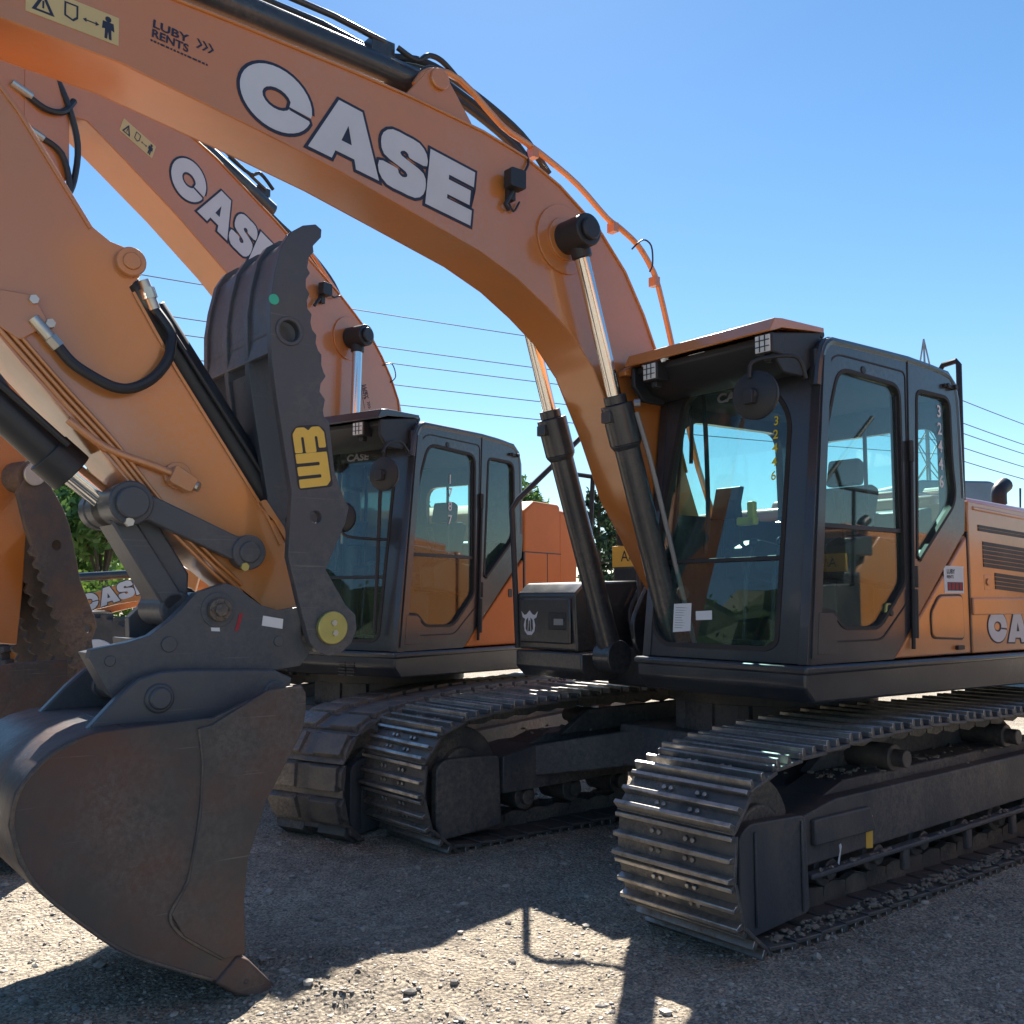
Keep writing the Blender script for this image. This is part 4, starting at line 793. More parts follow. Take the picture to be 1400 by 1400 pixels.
    m.disc_y(3.416, 1.379, -0.35, 0.35, 0.07); m.disc_y(3.628, 2.60, -0.30, 0.30, 0.07)
    m.plate(circ(3.628, 2.60, 0.062, 24), [circ(3.628, 2.60, 0.045, 24)], (0, 0.36, 0), (1, 0, 0), (0, 0, 1), (0, 1, 0), 0.0, 0.006)
    th = m.build('thumb', M['gray'], root, bevel=0.004)
    m = MB(); m.disc_y(3.416, 1.379, 0.36, 0.385, 0.068, 36); m.build('pivot_pin', M['brass'], th, bevel=0.004)
    m = MB()
    for dx, dz in ((0.0, 0.02), (-0.006, -0.022)): m.cyl((3.416 + dx, 0.385, 1.379 + dz), (3.416 + dx, 0.396, 1.379 + dz), 0.013, n=6)
    m.build('pin_bolt', M['zinc'], th)
    # the yellow two-letter mark, lying on its side
    wb = MB(); sO = Vector((3.567, 0.3605, 1.95)); sU = Vector((-0.985, 0, 0.17)); sV = Vector((0.17, 0, 0.985)); W_ = 0.145
    e_ = [(0.0, 0.0), (W_, 0.012), (W_, 0.11), (W_, 0.145), (0, 0.145), (0, 0.118), (0.105, 0.118), (0.105, 0.095), (0, 0.095), (0, 0.06), (0.105, 0.06), (0.105, 0.042), (0, 0.042)]
    a_ = [(0.0, 0.15), (W_, 0.15), (W_, 0.16), (0.0, 0.16)]
    wb.prism_map(rnd([(0.0, 0.0), (W_ - 0.02, 0.0), (W_, 0.02), (W_, 0.142), (0.0, 0.142), (0.0, 0.102), (0.105, 0.102), (0.105, 0.088), (0.0, 0.088), (0.0, 0.05), (0.105, 0.05), (0.105, 0.036), (0.0, 0.036)], 0.006), sO, sU, sV, (0, 1, 0), 0.0, 0.002)
    wb.prism_map(rnd([(0.0, 0.145), (0.035, 0.145), (0.035, 0.21), (0.048, 0.21), (0.048, 0.143), (0.098, 0.143), (0.098, 0.21), (0.111, 0.21), (0.111, 0.16), (W_, 0.16), (W_, 0.225), (0.125, 0.25), (0.09, 0.25), (0.073, 0.235), (0.056, 0.25), (0.02, 0.25), (0.0, 0.225)], 0.007), sO, sU, sV, (0, 1, 0), 0.0, 0.002)
    wb.build('yellow_mark', M['yellow'], th, smooth=False)
    wb = MB(); wb.prism_map(rnd([(-0.008, -0.008), (W_ + 0.008, -0.008), (W_ + 0.008, 0.235), (0.12, 0.258), (0.02, 0.258), (-0.008, 0.23)], 0.02), sO, sU, sV, (0, 1, 0), -0.0003, 0.0008); wb.build('mark_backing', M['hose'], th, smooth=False)  # dark backing outlining the yellow mark
    m = MB(); m.disc_y(3.70, 2.72, 0.361, 0.364, 0.022, 18); m.build('green_sticker', M['green'], th, smooth=False)
    # ---------------------------------------------- linkage, coupler, bucket
    m = MB()
    for y in (0.15, -0.2):
        m.prism([(4.20, 1.935), (4.10, 1.895), (3.74, 1.745), (3.69, 1.64), (3.80, 1.665), (4.12, 1.80), (4.22, 1.80)], y, y + 0.05); m.disc_y(3.713, 1.689, y - 0.005, y + 0.062, 0.072); m.disc_y(4.195, 1.865, y - 0.01, y + 0.065, 0.085)
        m.disc_y(3.713, 1.689, y + 0.06, y + 0.072, 0.045); m.disc_y(4.195, 1.865, y + 0.06, y + 0.078, 0.052)
    m.disc_y(4.195, 1.865, -0.24, 0.24, 0.062); lk = m.build('side_link', M['gray'], root, bevel=0.008)
    m = MB(); m.cyl((3.735, 0.205, 1.628), (3.735, 0.222, 1.628), 0.018, n=6); m.build('link_bolt', M['brass'], lk); m = MB(); m.cyl((4.205, 0.21, 1.79), (4.205, 0.232, 1.79), 0.018, n=6); m.build('link_bolt', M['zinc'], lk)
    m = MB(); m.prism([(4.27, 1.90), (4.13, 1.905), (3.93, 1.60), (3.93, 1.42), (4.02, 1.44), (4.05, 1.52), (4.22, 1.79)], -0.12, 0.12); m.prism([(4.25, 1.80), (4.17, 1.83), (3.95, 1.50), (4.02, 1.44)], 0.12, 0.14); m.disc_y(4.195, 1.865, -0.14, 0.14, 0.08); m.disc_y(3.98, 1.46, -0.14, 0.14, 0.07); m.build('bucket_link', M['gray'], root, bevel=0.01)
    m = MB(); m.cyl((5.2, 0, 2.72), (4.36, 0, 1.985), 0.075, n=28); m.cyl((4.45, 0, 2.06), (4.36, 0, 1.985), 0.09, n=28); m.tube([(4.9, 0.09, 2.5), (4.4, 0.1, 2.08)], 0.014); m.disc_y(4.195, 1.865, -0.05, 0.05, 0.08)
    bc = m.build('bucket_cylinder', M['hose'], root, bevel=0.004); MB().cyl((4.36, 0, 1.985), (4.22, 0, 1.88), 0.048, n=20).build('piston_rod', M['chrome'], bc)
    cp = [(3.89, 1.545), (3.84, 1.56), (3.788, 1.543), (3.74, 1.505), (3.688, 1.472), (3.61, 1.45), (3.523, 1.464), (3.504, 1.331), (3.47, 1.271), (3.51, 1.221), (3.651, 1.206), (4.042, 1.224), (4.129, 1.214), (4.193, 1.172), (4.249, 1.13), (4.275, 1.151), (4.348, 1.282), (4.343, 1.314), (4.218, 1.336), (4.134, 1.36), (4.055, 1.419), (4.008, 1.466), (3.96, 1.52)]
    inner = [(3.89, 1.45), (3.70, 1.43), (3.55, 1.36), (3.52, 1.25), (4.04, 1.24), (4.2, 1.2), (4.3, 1.28), (4.13, 1.33)]
    m = MB()
    m.prism(cp, 0.225, 0.28); m.prism([q for q in cp if q[0] < 4.12] , -0.28, -0.225)
    m.prism([(4.12, 1.34), (4.10, 1.23), (3.6, 1.23), (3.56, 1.30), (3.9, 1.33)], -0.225, 0.225); m.prism([(4.10, 1.345), (4.33, 1.297), (4.25, 1.15), (4.08, 1.23)], 0.06, 0.225)
    m.disc_y(3.87, 1.455, -0.30, 0.285, 0.07); m.disc_y(4.06, 1.325, 0.28, 0.288, 0.03); m.disc_y(3.61, 1.325, 0.28, 0.286, 0.022); m.disc_y(4.275, 1.27, 0.28, 0.286, 0.02)
    cpl = m.build('quick_coupler', M['gray'], root, bevel=0.01, seg=3)
    m = MB(); m.disc_y(3.87, 1.455, 0.284, 0.312, 0.046); m.cyl((3.87, 0.312, 1.455), (3.87, 0.325, 1.455), 0.028, n=6)
    for k in range(6): a = k * math.pi / 3; m.cyl((3.87 + 0.034 * math.cos(a), 0.31, 1.455 + 0.034 * math.sin(a)), (3.87 + 0.034 * math.cos(a), 0.318, 1.455 + 0.034 * math.sin(a)), 0.007, n=6)
    m.build('coupler_pin', M['rusty'], cpl, bevel=0.003)
    m = MB(); m.prism([(3.685, 1.39), (3.595, 1.375), (3.592, 1.415), (3.68, 1.43)], 0.2801, 0.282); m.build('data_plate', M['paper'], cpl, smooth=False); m = MB(); m.prism([(3.895, 1.372), (3.86, 1.37), (3.862, 1.385), (3.897, 1.386)], 0.2801, 0.282); m.build('white_label', M['paper'], cpl, smooth=False)
    m = MB(); m.prism([(3.80, 1.37), (3.785, 1.37), (3.765, 1.44), (3.782, 1.44)], 0.2801, 0.282); m.build('red_mark', M['red'], cpl, smooth=False)
    bk = [(3.748, 0.045), (3.95, 0.126), (4.231, 0.269), (4.381, 0.387), (4.533, 0.534), (4.60, 0.64), (4.636, 0.765), (4.62, 0.87), (4.57, 0.94), (4.51, 0.99), (4.445, 1.022), (4.37, 1.04), (4.27, 1.05)]
    m = MB(); m.strip(bk, -0.475, 0.475, 0.022)
    sp = bk[:-1] + [(4.30, 1.045), (4.0, 1.06), (3.96, 1.06), (3.74, 1.147), (3.62, 1.16), (3.595, 1.13), (3.594, 1.06), (3.605, 0.992), (3.751, 0.74), (3.819, 0.538), (3.831, 0.389), (3.821, 0.18), (3.77, 0.13)]
    for y in (0.455, -0.48): m.prism(sp, y, y + 0.025)
    m.strip([(4.27, 1.05), (4.15, 1.05), (3.95, 1.04)], -0.475, 0.475, 0.02)
    b = m.build('bucket', M['bucket'], root, bevel=0.005)
    for y in (0.48, -0.492):
        m = MB(); m.prism([(4.012, 1.03), (3.97, 1.035), (3.75, 1.150), (3.61, 1.165), (3.588, 1.13), (3.588, 1.06), (3.60, 0.985), (3.745, 0.735), (3.813, 0.535), (3.825, 0.389), (3.815, 0.19), (3.90, 0.19), (4.05, 0.30), (4.098, 0.384), (4.036, 0.49), (3.999, 0.715), (3.994, 0.901)], y, y + 0.012)
        m.build('side_cutter', M['bucket'], b, bevel=0.004)
    wd_ = MB(); wd_.tube([(x, 0.482, z) for x, z in ((4.012, 1.025), (3.994, 0.90), (3.999, 0.715), (4.036, 0.49), (4.098, 0.384), (4.05, 0.30), (3.9, 0.19))], 0.008, 6, smooth=4); wd_.build('weld_bead', M['rusty'], b)
    wd_ = MB(); wd_.tube([(x - 0.012, 0.48, z - 0.002) for x, z in bk[1:-2]], 0.007, 6, smooth=3); wd_.build('weld_bead', M['rusty'], b)
    wd_ = MB(); wd_.tube([(4.36, 0.362, 1.04), (4.2, 0.362, 1.025), (3.95, 0.362, 1.03)], 0.009, 6); wd_.build('weld_bead', M['gray'], b)
    for k, y in enumerate((-0.43, -0.22, 0.0, 0.22, 0.445)):
        t = MB(); t.prism([(3.93, 0.11), (3.845, 0.19), (3.80, 0.165), (3.745, 0.105), (3.675, 0.03), (3.668, 0.005), (3.71, -0.012), (3.85, 0.05)], y - 0.05, y + 0.045); t.disc_y(3.81, 0.09, y - 0.055, y + 0.05, 0.012); t.build('tooth', M['bucket'], b, bevel=0.012, seg=3)
    ea = [(4.37, 1.035), (4.268, 1.144), (4.20, 1.205), (4.12, 1.228), (4.032, 1.232), (3.66, 1.215), (3.585, 1.18), (3.60, 1.10), (3.75, 1.0), (4.2, 1.0)]
    m = MB()
    for y in (0.31, -0.36): m.prism(ea, y, y + 0.05); m.disc_y(4.118, 1.132, y - 0.01, y + 0.062, 0.055); m.disc_y(3.66, 1.13, y - 0.01, y + 0.058, 0.045)
    m.disc_y(4.118, 1.132, -0.38, 0.385, 0.042); m.build('bucket_ear', M['gray'], b, bevel=0.008)
    return root

A = excavator_A()

def excavator_B():
    root = empty('excavator', 'farther orange excavator with short tail, cab standing between the thumb and the near boom', 'excavator', (*B_O, -0.05), B_H, 'excavators parked in a row')
    yaw = R(2.0)
    make_track(root, 1.10, 0.62, yaw, 1, grousers=False); make_track(root, -1.3, 0.62, yaw, -1, grousers=False); carbody(root, yaw, -0.1, 2.4)
    upper_frame(root, True)
    m = MB()
    for i in range(5):
        for j in range(2): m.box(1.262, 1.268, 0.62 + j * 0.09, 0.69 + j * 0.09, 0.99 + i * 0.022, 1.0 + i * 0.022)
    m.build('deck_vent', M['hose'], root)
    c = make_cab(root, 'short'); add_visor(c, 'short')
    add_mirror(c, 1.36, 1.13, 2.43, 0.12, [(1.1, 1.13, 2.62), (1.2, 1.14, 2.68), (1.32, 1.13, 2.66), (1.38, 1.13, 2.58)])
    add_mirror(c, 1.36, 0.735, 2.14, 0.11, [(1.16, 0.99, 1.98), (1.25, 0.93, 1.98), (1.36, 0.78, 2.0), (1.39, 0.735, 2.06)])
    p = MB(); p.tube([(1.14, 0.95, 2.7), (1.2, 0.95, 2.3), (1.24, 0.95, 1.3)], 0.014); p.build('guard_rail', M['plastic'], c)
    t = MB()
    for i, ch in enumerate('1787'): text_mesh(t, ch, (0.56, 1.12, 2.44 - 0.105 * i), (-1, 0, 0), (0, 0, 1), (0, 1, 0), 0.10, -0.017, 'CENTER', 0.002)
    t.build('window_number', M['paper'], c, smooth=False)
    Yb = 1.118
    b = MB(); b.prism([(-0.45, 1.88), (0.385, 1.172), (-0.452, 1.172)], 0.9, Yb); b.build('corner_panel', M['orange_flat'], root, bevel=0.012, seg=3)
    b = MB(); b.prism([(-0.462, 1.172), (-0.462, 2.30), (-0.62, 2.40), (-1.02, 2.40), (-1.06, 2.38), (-1.06, 1.172)], 0.2, Yb + 0.002); b.prism([(-0.462, 1.2), (-0.462, 2.3), (-0.62, 2.4), (-1.06, 2.38), (-1.06, 1.2)], -1.1, 0.2); b.build('engine_hood', M['orange_flat'], root, bevel=0.02, seg=3)
    b = MB(); b.prism([(-1.062, 1.15), (-1.25, 1.25), (-1.40, 1.6), (-1.42, 2.0), (-1.30, 2.35), (-1.062, 2.36)], -1.15, Yb - 0.02); b.build('counterweight', M['orange_flat'], root, bevel=0.04, seg=3)
    g = MB(); g.box(-0.475, -0.452, Yb - 0.03, Yb + 0.003, 1.45, 1.95); g.box(-1.07, -0.47, Yb, Yb + 0.004, 1.945, 1.955); g.box(-0.84, -0.83, Yb, Yb + 0.004, 1.5, 1.945); g.prism(rnd([(-0.27, 1.56), (-0.22, 1.56), (-0.22, 1.63), (-0.27, 1.63)], 0.015), Yb - 0.01, Yb + 0.006); g.build('panel_seam', M['plastic'], root)
    cab_side([o for o in kids(root) if o.name.split('.')[0] in ('cab', 'deck_frame', 'deck_vent', 'corner_panel', 'engine_hood', 'counterweight', 'panel_seam')], 0.206, 0.179, 0.0465, 0.969)
    top = [(3.75, 4.80), (3.55, 4.98), (3.2, 5.02), (2.7, 4.92), (2.121, 4.713), (1.541, 4.43), (1.135, 4.206), (0.824, 4.03), (0.656, 3.919), (0.464, 3.782), (0.32, 3.63), (0.20, 3.47), (0.10, 3.29), (0.041, 2.961), (0.03, 2.4), (0.05, 1.6)]
    bot = [(0.45, 1.35), (0.6, 1.9), (0.74, 2.4), (0.881, 2.8), (1.027, 3.06), (1.25, 3.30), (1.60, 3.60), (2.004, 3.904), (2.448, 4.19), (2.851, 4.42), (3.126, 4.57), (3.25, 4.56), (3.23, 4.15), (3.36, 4.04), (3.52, 4.1), (3.70, 4.5)]
    m = MB(); m.prism(top + bot, -0.155, 0.155); m.strip([(x, z - 0.012) for x, z in top[2:14]][::-1], -0.172, 0.172, 0.014); boom = m.build('boom', M['orange'], root, bevel=0.006)
    nl = MB(); nl.prism(top[1:] + bot[:-1], 0.155, 0.16); nl.disc_y(0.73, 3.69, 0.16, 0.175, 0.18); nl.build('web_plate', M['orange'], boom, bevel=0.002)
    S = 0.1605; U = Vector((-0.9, 0, -0.44)); V = Vector((-0.40, 0, 0.91))
    block_word(boom, (2.54, S, 4.395), U, V, (0, 1, 0), 0.29, (0.30, 0.275, 0.225, 0.245), 0.005)
    warn_sticker(boom, (2.90, S, 4.60), (-0.93, 0, -0.36), (-0.3, 0, 0.95), (0, 1, 0), 0.27, 0.10)
    rental_mark(boom, (0.57, S, 3.33), (-0.3, 0, -0.95), (-0.95, 0, 0.3), (0, 1, 0), 0.05)
    l = MB(); l.prism(rnd([(1.11, 3.96), (1.01, 3.96), (1.01, 4.06), (1.11, 4.06)], 0.015), 0.19, 0.25); l.box(1.04, 1.08, 0.16, 0.2, 3.90, 3.97); l.tube([(1.1, 0.2, 3.93), (1.15, 0.19, 3.86)], 0.014); l.tube([(1.01, 0.2, 4.0), (0.93, 0.19, 3.98), (0.85, 0.18, 4.02)], 0.007); l.build('boom_work_light', M['hose'], boom, bevel=0.004)
    pl = MB()
    for yy, dz in ((0.06, 0.0), (-0.02, 0.03)): pl.tube([(1.30, yy, 4.42 + dz), (1.1, yy, 4.36 + dz), (0.85, yy, 4.16 + dz), (0.62, yy, 3.98 + dz), (0.44, yy, 3.83 + dz), (0.26, yy, 3.68 + dz), (0.15, yy, 3.52 + dz), (0.12, yy, 3.42), (-0.02, yy, 3.30), (-0.07, yy, 3.0), (-0.05, yy, 2.5)], 0.016, smooth=3)
    pl.build('boom_pipe', M['orange'], boom)
    for yy, dz in ((0.0, 0.0), (-0.08, 0.04)): hose('boom_hose', M['hose'], boom, [(1.7, yy, 4.66), (1.35, yy, 4.50 + dz), (1.05, yy, 4.38 + dz), (0.75, yy, 4.18 + dz), (0.6, yy, 3.95)], 0.02, 5)
    hose('boom_hose', M['hose'], boom, [(1.95, 0.1, 4.80), (1.75, 0.1, 4.74), (1.65, 0.1, 4.78), (1.52, 0.1, 4.70)], 0.014)
    hose('light_cable', M['hose'], boom, [(0.30, 0.165, 3.55), (0.2, 0.18, 3.58), (0.15, 0.18, 3.48), (0.2, 0.165, 3.42)], 0.005)
    ac = MB(); ac.cyl((1.45, 0, 4.57), (3.2, 0, 5.22), 0.07, n=24); ac.box(1.5, 1.62, -0.05, 0.05, 4.66, 4.72); ac.tube([(1.55, 0.05, 4.70), (3.1, 0.06, 5.29)], 0.014); ac.build('arm_cylinder', M['beam'], root, bevel=0.004)
    for y in (0.27, -0.27): boom_cylinder(root, (0.73, 3.69), (0.76, 2.65), (0.80, 1.1), y)
    # nose hoses and the stick beyond the frame
    for pts in ([(3.34, 0.14, 4.78), (3.26, 0.17, 4.6), (3.19, 0.17, 4.38), (3.2, 0.16, 4.15), (3.24, 0.15, 4.02)], [(3.56, 0.16, 4.58), (3.42, 0.18, 4.52), (3.30, 0.18, 4.55), (3.22, 0.16, 4.66)], [(3.42, 0.16, 4.34), (3.3, 0.18, 4.28), (3.24, 0.18, 4.1), (3.27, 0.17, 3.95)]):
        hose('nose_hose', M['hose'], boom, pts, 0.02)
    for a_, b_ in (((3.62, 0.16, 4.60), (3.50, 0.175, 4.56)), ((3.50, 0.15, 4.37), (3.41, 0.165, 4.335))): MB().cyl(a_, b_, 0.024, n=10).build('hose_fitting', M['zinc'], boom)
    st = [(3.30, 4.30), (3.55, 4.55), (3.9, 4.7), (4.0, 4.4), (3.95, 3.4), (3.80, 1.9), (3.60, 1.3), (3.42, 1.28), (3.40, 1.6), (3.38, 2.5), (3.32, 3.6)]
    m = MB(); m.prism(st, -0.13, 0.13); stick = m.build('stick', M['orange'], root, bevel=0.006)
    # thumb hanging in front of the stick
    bt = [(3.387, 2.245), (3.33, 2.16), (3.276, 2.075), (3.235, 1.98), (3.206, 1.879), (3.149, 1.65), (3.045, 1.434), (3.03, 1.376), (3.06, 1.30), (3.045, 1.22), (3.04, 1.12), (3.06, 1.03), (3.10, 1.01)]
    n_ = 11; a0 = Vector((3.12, 1.06)); a1 = Vector((3.46, 1.86)); d_ = (a1 - a0) / n_; q = Vector((d_.y, -d_.x)).normalized()
    for k in range(n_): bt += [tuple(a0 + d_ * k), tuple(a0 + d_ * (k + 0.25) + q * 0.022), tuple(a0 + d_ * (k + 0.6) + q * 0.026), tuple(a0 + d_ * (k + 0.85))]
    bt += [(3.50, 1.95), (3.56, 2.15), (3.50, 2.27)]
    m = MB()
    for y in (0.28, 0.09, -0.1, -0.3): m.plate(bt, [circ(3.31, 1.86, 0.03, 14), circ(3.085, 1.37, 0.028, 14)], (0, y, 0), (1, 0, 0), (0, 0, 1), (0, 1, 0), 0.0, 0.035)
    m.strip([(3.26, 2.0), (3.19, 1.75), (3.10, 1.5)], -0.3, 0.3, 0.02)
    m.disc_y(3.47, 2.255, -0.3, 0.3, 0.09); th = m.build('thumb', M['rusty'], root, bevel=0.004)
    m = MB(); m.disc_y(3.47, 2.262, 0.315, 0.335, 0.066, 28); m.build('pivot_pin', M['zinc'], th, bevel=0.004)
    m = MB(); m.cyl((3.72, 0.12, 2.9), (3.25, 0.12, 2.32), 0.07, n=20); m.build('thumb_cylinder', M['hose'], root)
    # bucket of the second machine, mostly behind the first one's
    bk = [(3.30, 0.05), (3.55, 0.12), (3.9, 0.35), (4.1, 0.7), (4.05, 1.0), (3.9, 1.15)]
    m = MB(); m.strip(bk, -0.45, 0.45, 0.022)
    for y in (0.43, -0.455): m.prism(bk + [(3.6, 1.2), (3.3, 1.2), (3.28, 0.8), (3.36, 0.4)], y, y + 0.025)
    m.build('bucket', M['bucket'], root, bevel=0.006)
    return root
B = excavator_B()

# the machine parked beyond the right edge of the picture, seen only as a reflection in the cab glass
D = copy_tree(A)
D.location = (5.95, 4.75, 0); D.rotation_euler = (0, 0, A_H)
D['label'] = 'orange excavator parked outside the right edge, seen only mirrored in the near cab glass'

# ------------------------------------------------------------------ GROUND
def ground_mat():
    m, n, l, o = new_mat('gravel_ground')
    p = n.new('ShaderNodeBsdfPrincipled'); p.inputs['Roughness'].default_value = 0.9; p.inputs['Specular IOR Level'].default_value = 0.25
    tc = n.new('ShaderNodeTexCoord')
    def noise_(s, d=8, r=0.6):
        q = n.new('ShaderNodeTexNoise'); q.inputs['Scale'].default_value = s; q.inputs['Detail'].default_value = d; q.inputs['Roughness'].default_value = r; l.new(tc.outputs['Object'], q.inputs['Vector']); return q
    def vor(s):
        q = n.new('ShaderNodeTexVoronoi'); q.inputs['Scale'].default_value = s; l.new(tc.outputs['Object'], q.inputs['Vector']); return q
    a, b, c = noise_(0.55, 6), noise_(7.0), vor(115.0); c2 = vor(48.0)
    r1 = n.new('ShaderNodeValToRGB'); e = r1.color_ramp.elements; e[0].position = 0.3; e[0].color = (0.37, 0.325, 0.27, 1); e[1].position = 0.7; e[1].color = (0.60, 0.53, 0.43, 1); l.new(b.outputs['Fac'], r1.inputs[0])
    bw = n.new('ShaderNodeRGBToBW'); l.new(c.outputs['Color'], bw.inputs[0])
    r2 = n.new('ShaderNodeValToRGB'); e = r2.color_ramp.elements; e[0].position = 0.15; e[0].color = (0.42, 0.41, 0.41, 1); e[1].position = 0.85; e[1].color = (1.22, 1.18, 1.12, 1); l.new(bw.outputs[0], r2.inputs[0])
    mx = n.new('ShaderNodeMix'); mx.data_type = 'RGBA'; mx.blend_type = 'MULTIPLY'; mx.inputs[0].default_value = 1.0; l.new(r1.outputs[0], mx.inputs[6]); l.new(r2.outputs[0], mx.inputs[7])
    r3 = n.new('ShaderNodeValToRGB'); e = r3.color_ramp.elements; e[0].position = 0.35; e[0].color = (0.74, 0.72, 0.70, 1); e[1].position = 0.62; e[1].color = (1.12, 1.12, 1.12, 1); l.new(a.outputs['Fac'], r3.inputs[0])
    m2 = n.new('ShaderNodeMix'); m2.data_type = 'RGBA'; m2.blend_type = 'MULTIPLY'; m2.inputs[0].default_value = 1.0; l.new(mx.outputs[2], m2.inputs[6]); l.new(r3.outputs[0], m2.inputs[7])
    l.new(m2.outputs[2], p.inputs['Base Color'])
    b1 = n.new('ShaderNodeBump'); b1.inputs['Strength'].default_value = 0.7; b1.inputs['Distance'].default_value = 0.012; nf = noise_(170.0, 5, 0.7); l.new(nf.outputs['Fac'], b1.inputs['Height'])
    b2 = n.new('ShaderNodeBump'); b2.inputs['Strength'].default_value = 0.6; b2.inputs['Distance'].default_value = 0.02; l.new(c2.outputs['Distance'], b2.inputs['Height']); l.new(b1.outputs[0], b2.inputs['Normal']); b2.invert = True
    l.new(b2.outputs[0], p.inputs['Normal']); l.new(p.outputs[0], o.inputs['Surface'])
    return m
M['ground'] = ground_mat()
def gz(x, y):
    z = 0.018 * noise.noise((x * 0.9, y * 0.9, 0.3)) + 0.012 * noise.noise((x * 2.7, y * 2.7, 5.0)) + 0.008 * noise.noise((x * 8, y * 8, 2.0)) + 0.005 * noise.noise((x * 22, y * 22, 7.0))
    for (cx, cy, r, h) in ((-0.85, 4.15, 0.34, 0.05), (-0.55, 4.05, 0.28, 0.03), (-0.55, 3.72, 0.35, 0.018), (-1.6, 3.75, 0.4, 0.03), (0.55, 3.95, 0.25, -0.01)):
        d2 = ((x - cx) ** 2 + (y - cy) ** 2) / (r * r); z += h * math.exp(-d2) * (1 + 0.6 * noise.noise((x * 12, y * 12, 1.0)))
    # grouser prints left in front of the near track
    dx, dy = x - A_O[0], y - A_O[1]; u = dx * math.cos(A_H) + dy * math.sin(A_H); v = -dx * math.sin(A_H) + dy * math.cos(A_H)
    for c0, w0 in ((1.04, 0.33), (-1.18, 0.33)):
        if abs(v - c0) < w0 and 2.1 < u < 6.5: z += (0.010 * math.sin(u * 2 * math.pi / 0.19) - 0.008) * min(1.0, (w0 - abs(v - c0)) / 0.06) * max(0.0, 0.65 + noise.noise((x * 1.7, y * 1.7, 9.0)))
    return z
bm = bmesh.new()
xs = [-7 + 0.07 * i for i in range(230)]; ys = []
y = 2.4
while y < 17: ys.append(y); y += 0.035 + 0.009 * (y - 2.4)
xs = [-7 + 0.05 * i for i in range(300)]
grid = []
for yy in ys:
    row = []
    for xx in xs:
        e = min((xx + 7) / 1.5, (8 - xx) / 1.5, (yy - 2.4) / 0.3, (17 - yy) / 2.0); mk = max(0.0, min(1.0, e))
        row.append(bm.verts.new((xx, yy, gz(xx, yy) * mk - 0.06 * (1 - mk))))
    grid.append(row)
for a, b in zip(grid, grid[1:]):
    for i in range(len(xs) - 1): bm.faces.new((a[i], a[i + 1], b[i + 1], b[i]))
me = bpy.data.meshes.new('gravel_ground'); bm.to_mesh(me); bm.free(); me.materials.append(M['ground'])
for p in me.polygons: p.use_smooth = True
o = bpy.data.objects.new('gravel_yard', me); col.objects.link(o); o['kind'] = 'structure'
bm = bmesh.new(); v = [bm.verts.new(c) for c in ((-900, -60, -0.045), (900, -60, -0.045), (900, 1500, -0.045), (-900, 1500, -0.045))]; bm.faces.new(v)
me = bpy.data.meshes.new('ground'); bm.to_mesh(me); bm.free(); me.materials.append(M['ground'])
o = bpy.data.objects.new('ground', me); col.objects.link(o); o['kind'] = 'structure'
# loose stones on the surface
M['stone'] = leaf_mat('loose_stone', (0.16, 0.15, 0.14), (0.55, 0.48, 0.40))
rg = random.Random(3); bm = bmesh.new()
for i in range(30000):
    t = rg.random(); yy = 2.9 + 7.0 * t ** 1.7; xx = rg.uniform(-0.56, 0.56) * yy
    s = 0.003 + 0.008 * rg.random() ** 3 + (0.02 * rg.random() ** 2 if rg.random() < 0.04 else 0)
    lump(bm, rg, (xx, yy, gz(xx, yy) + s * 0.15), s)
me = bpy.data.meshes.new('loose_gravel'); bm.to_mesh(me); bm.free(); 
M['stone'].node_tree.nodes['Mix Shader'].inputs[0].default_value = 0.0
me.materials.append(M['stone']); o = bpy.data.objects.new('loose_gravel', me); col.objects.link(o); o['kind'] = 'stuff'; o['label'] = 'loose grey and tan stones strewn over the yard'

# ------------------------------------------------------------------ TREES, SHRUBS
def leaf_cloud(blobs, n, size, rg, flat=0.0, shell=0.5):
    bm = bmesh.new(); tot = sum(b[3] ** 3 for b in blobs) ; cum = []; s = 0
    for b in blobs: s += b[3] ** 2.2; cum.append(s)
    for i in range(n):
        t = rg.random() * s; k = next(j for j, c in enumerate(cum) if c >= t); cx, cy, cz, r = blobs[k]
        d = Vector((rg.gauss(0, 1), rg.gauss(0, 1), rg.gauss(0, 1))).normalized() * r * (shell + (1 - shell) * rg.random()) * rg.uniform(0.8, 1.12)
        p = Vector((cx, cy, cz)) + d; u = Vector((rg.gauss(0, 1), rg.gauss(0, 1), rg.gauss(0, 1))).normalized(); v = u.orthogonal().normalized(); sz = size * rg.uniform(0.6, 1.4)
        a = bm.verts.new(p - u * sz); b = bm.verts.new(p + v * sz * 0.45); c = bm.verts.new(p + u * sz); e = bm.verts.new(p - v * sz * 0.45); bm.faces.new((a, b, c, e))
    return bm
def crown_obj(bm, mat, parent, name='crown'):
    me = bpy.data.meshes.new(name); bm.to_mesh(me); bm.free(); me.materials.append(mat); o = bpy.data.objects.new(name, me); col.objects.link(o); o.parent = parent; return o
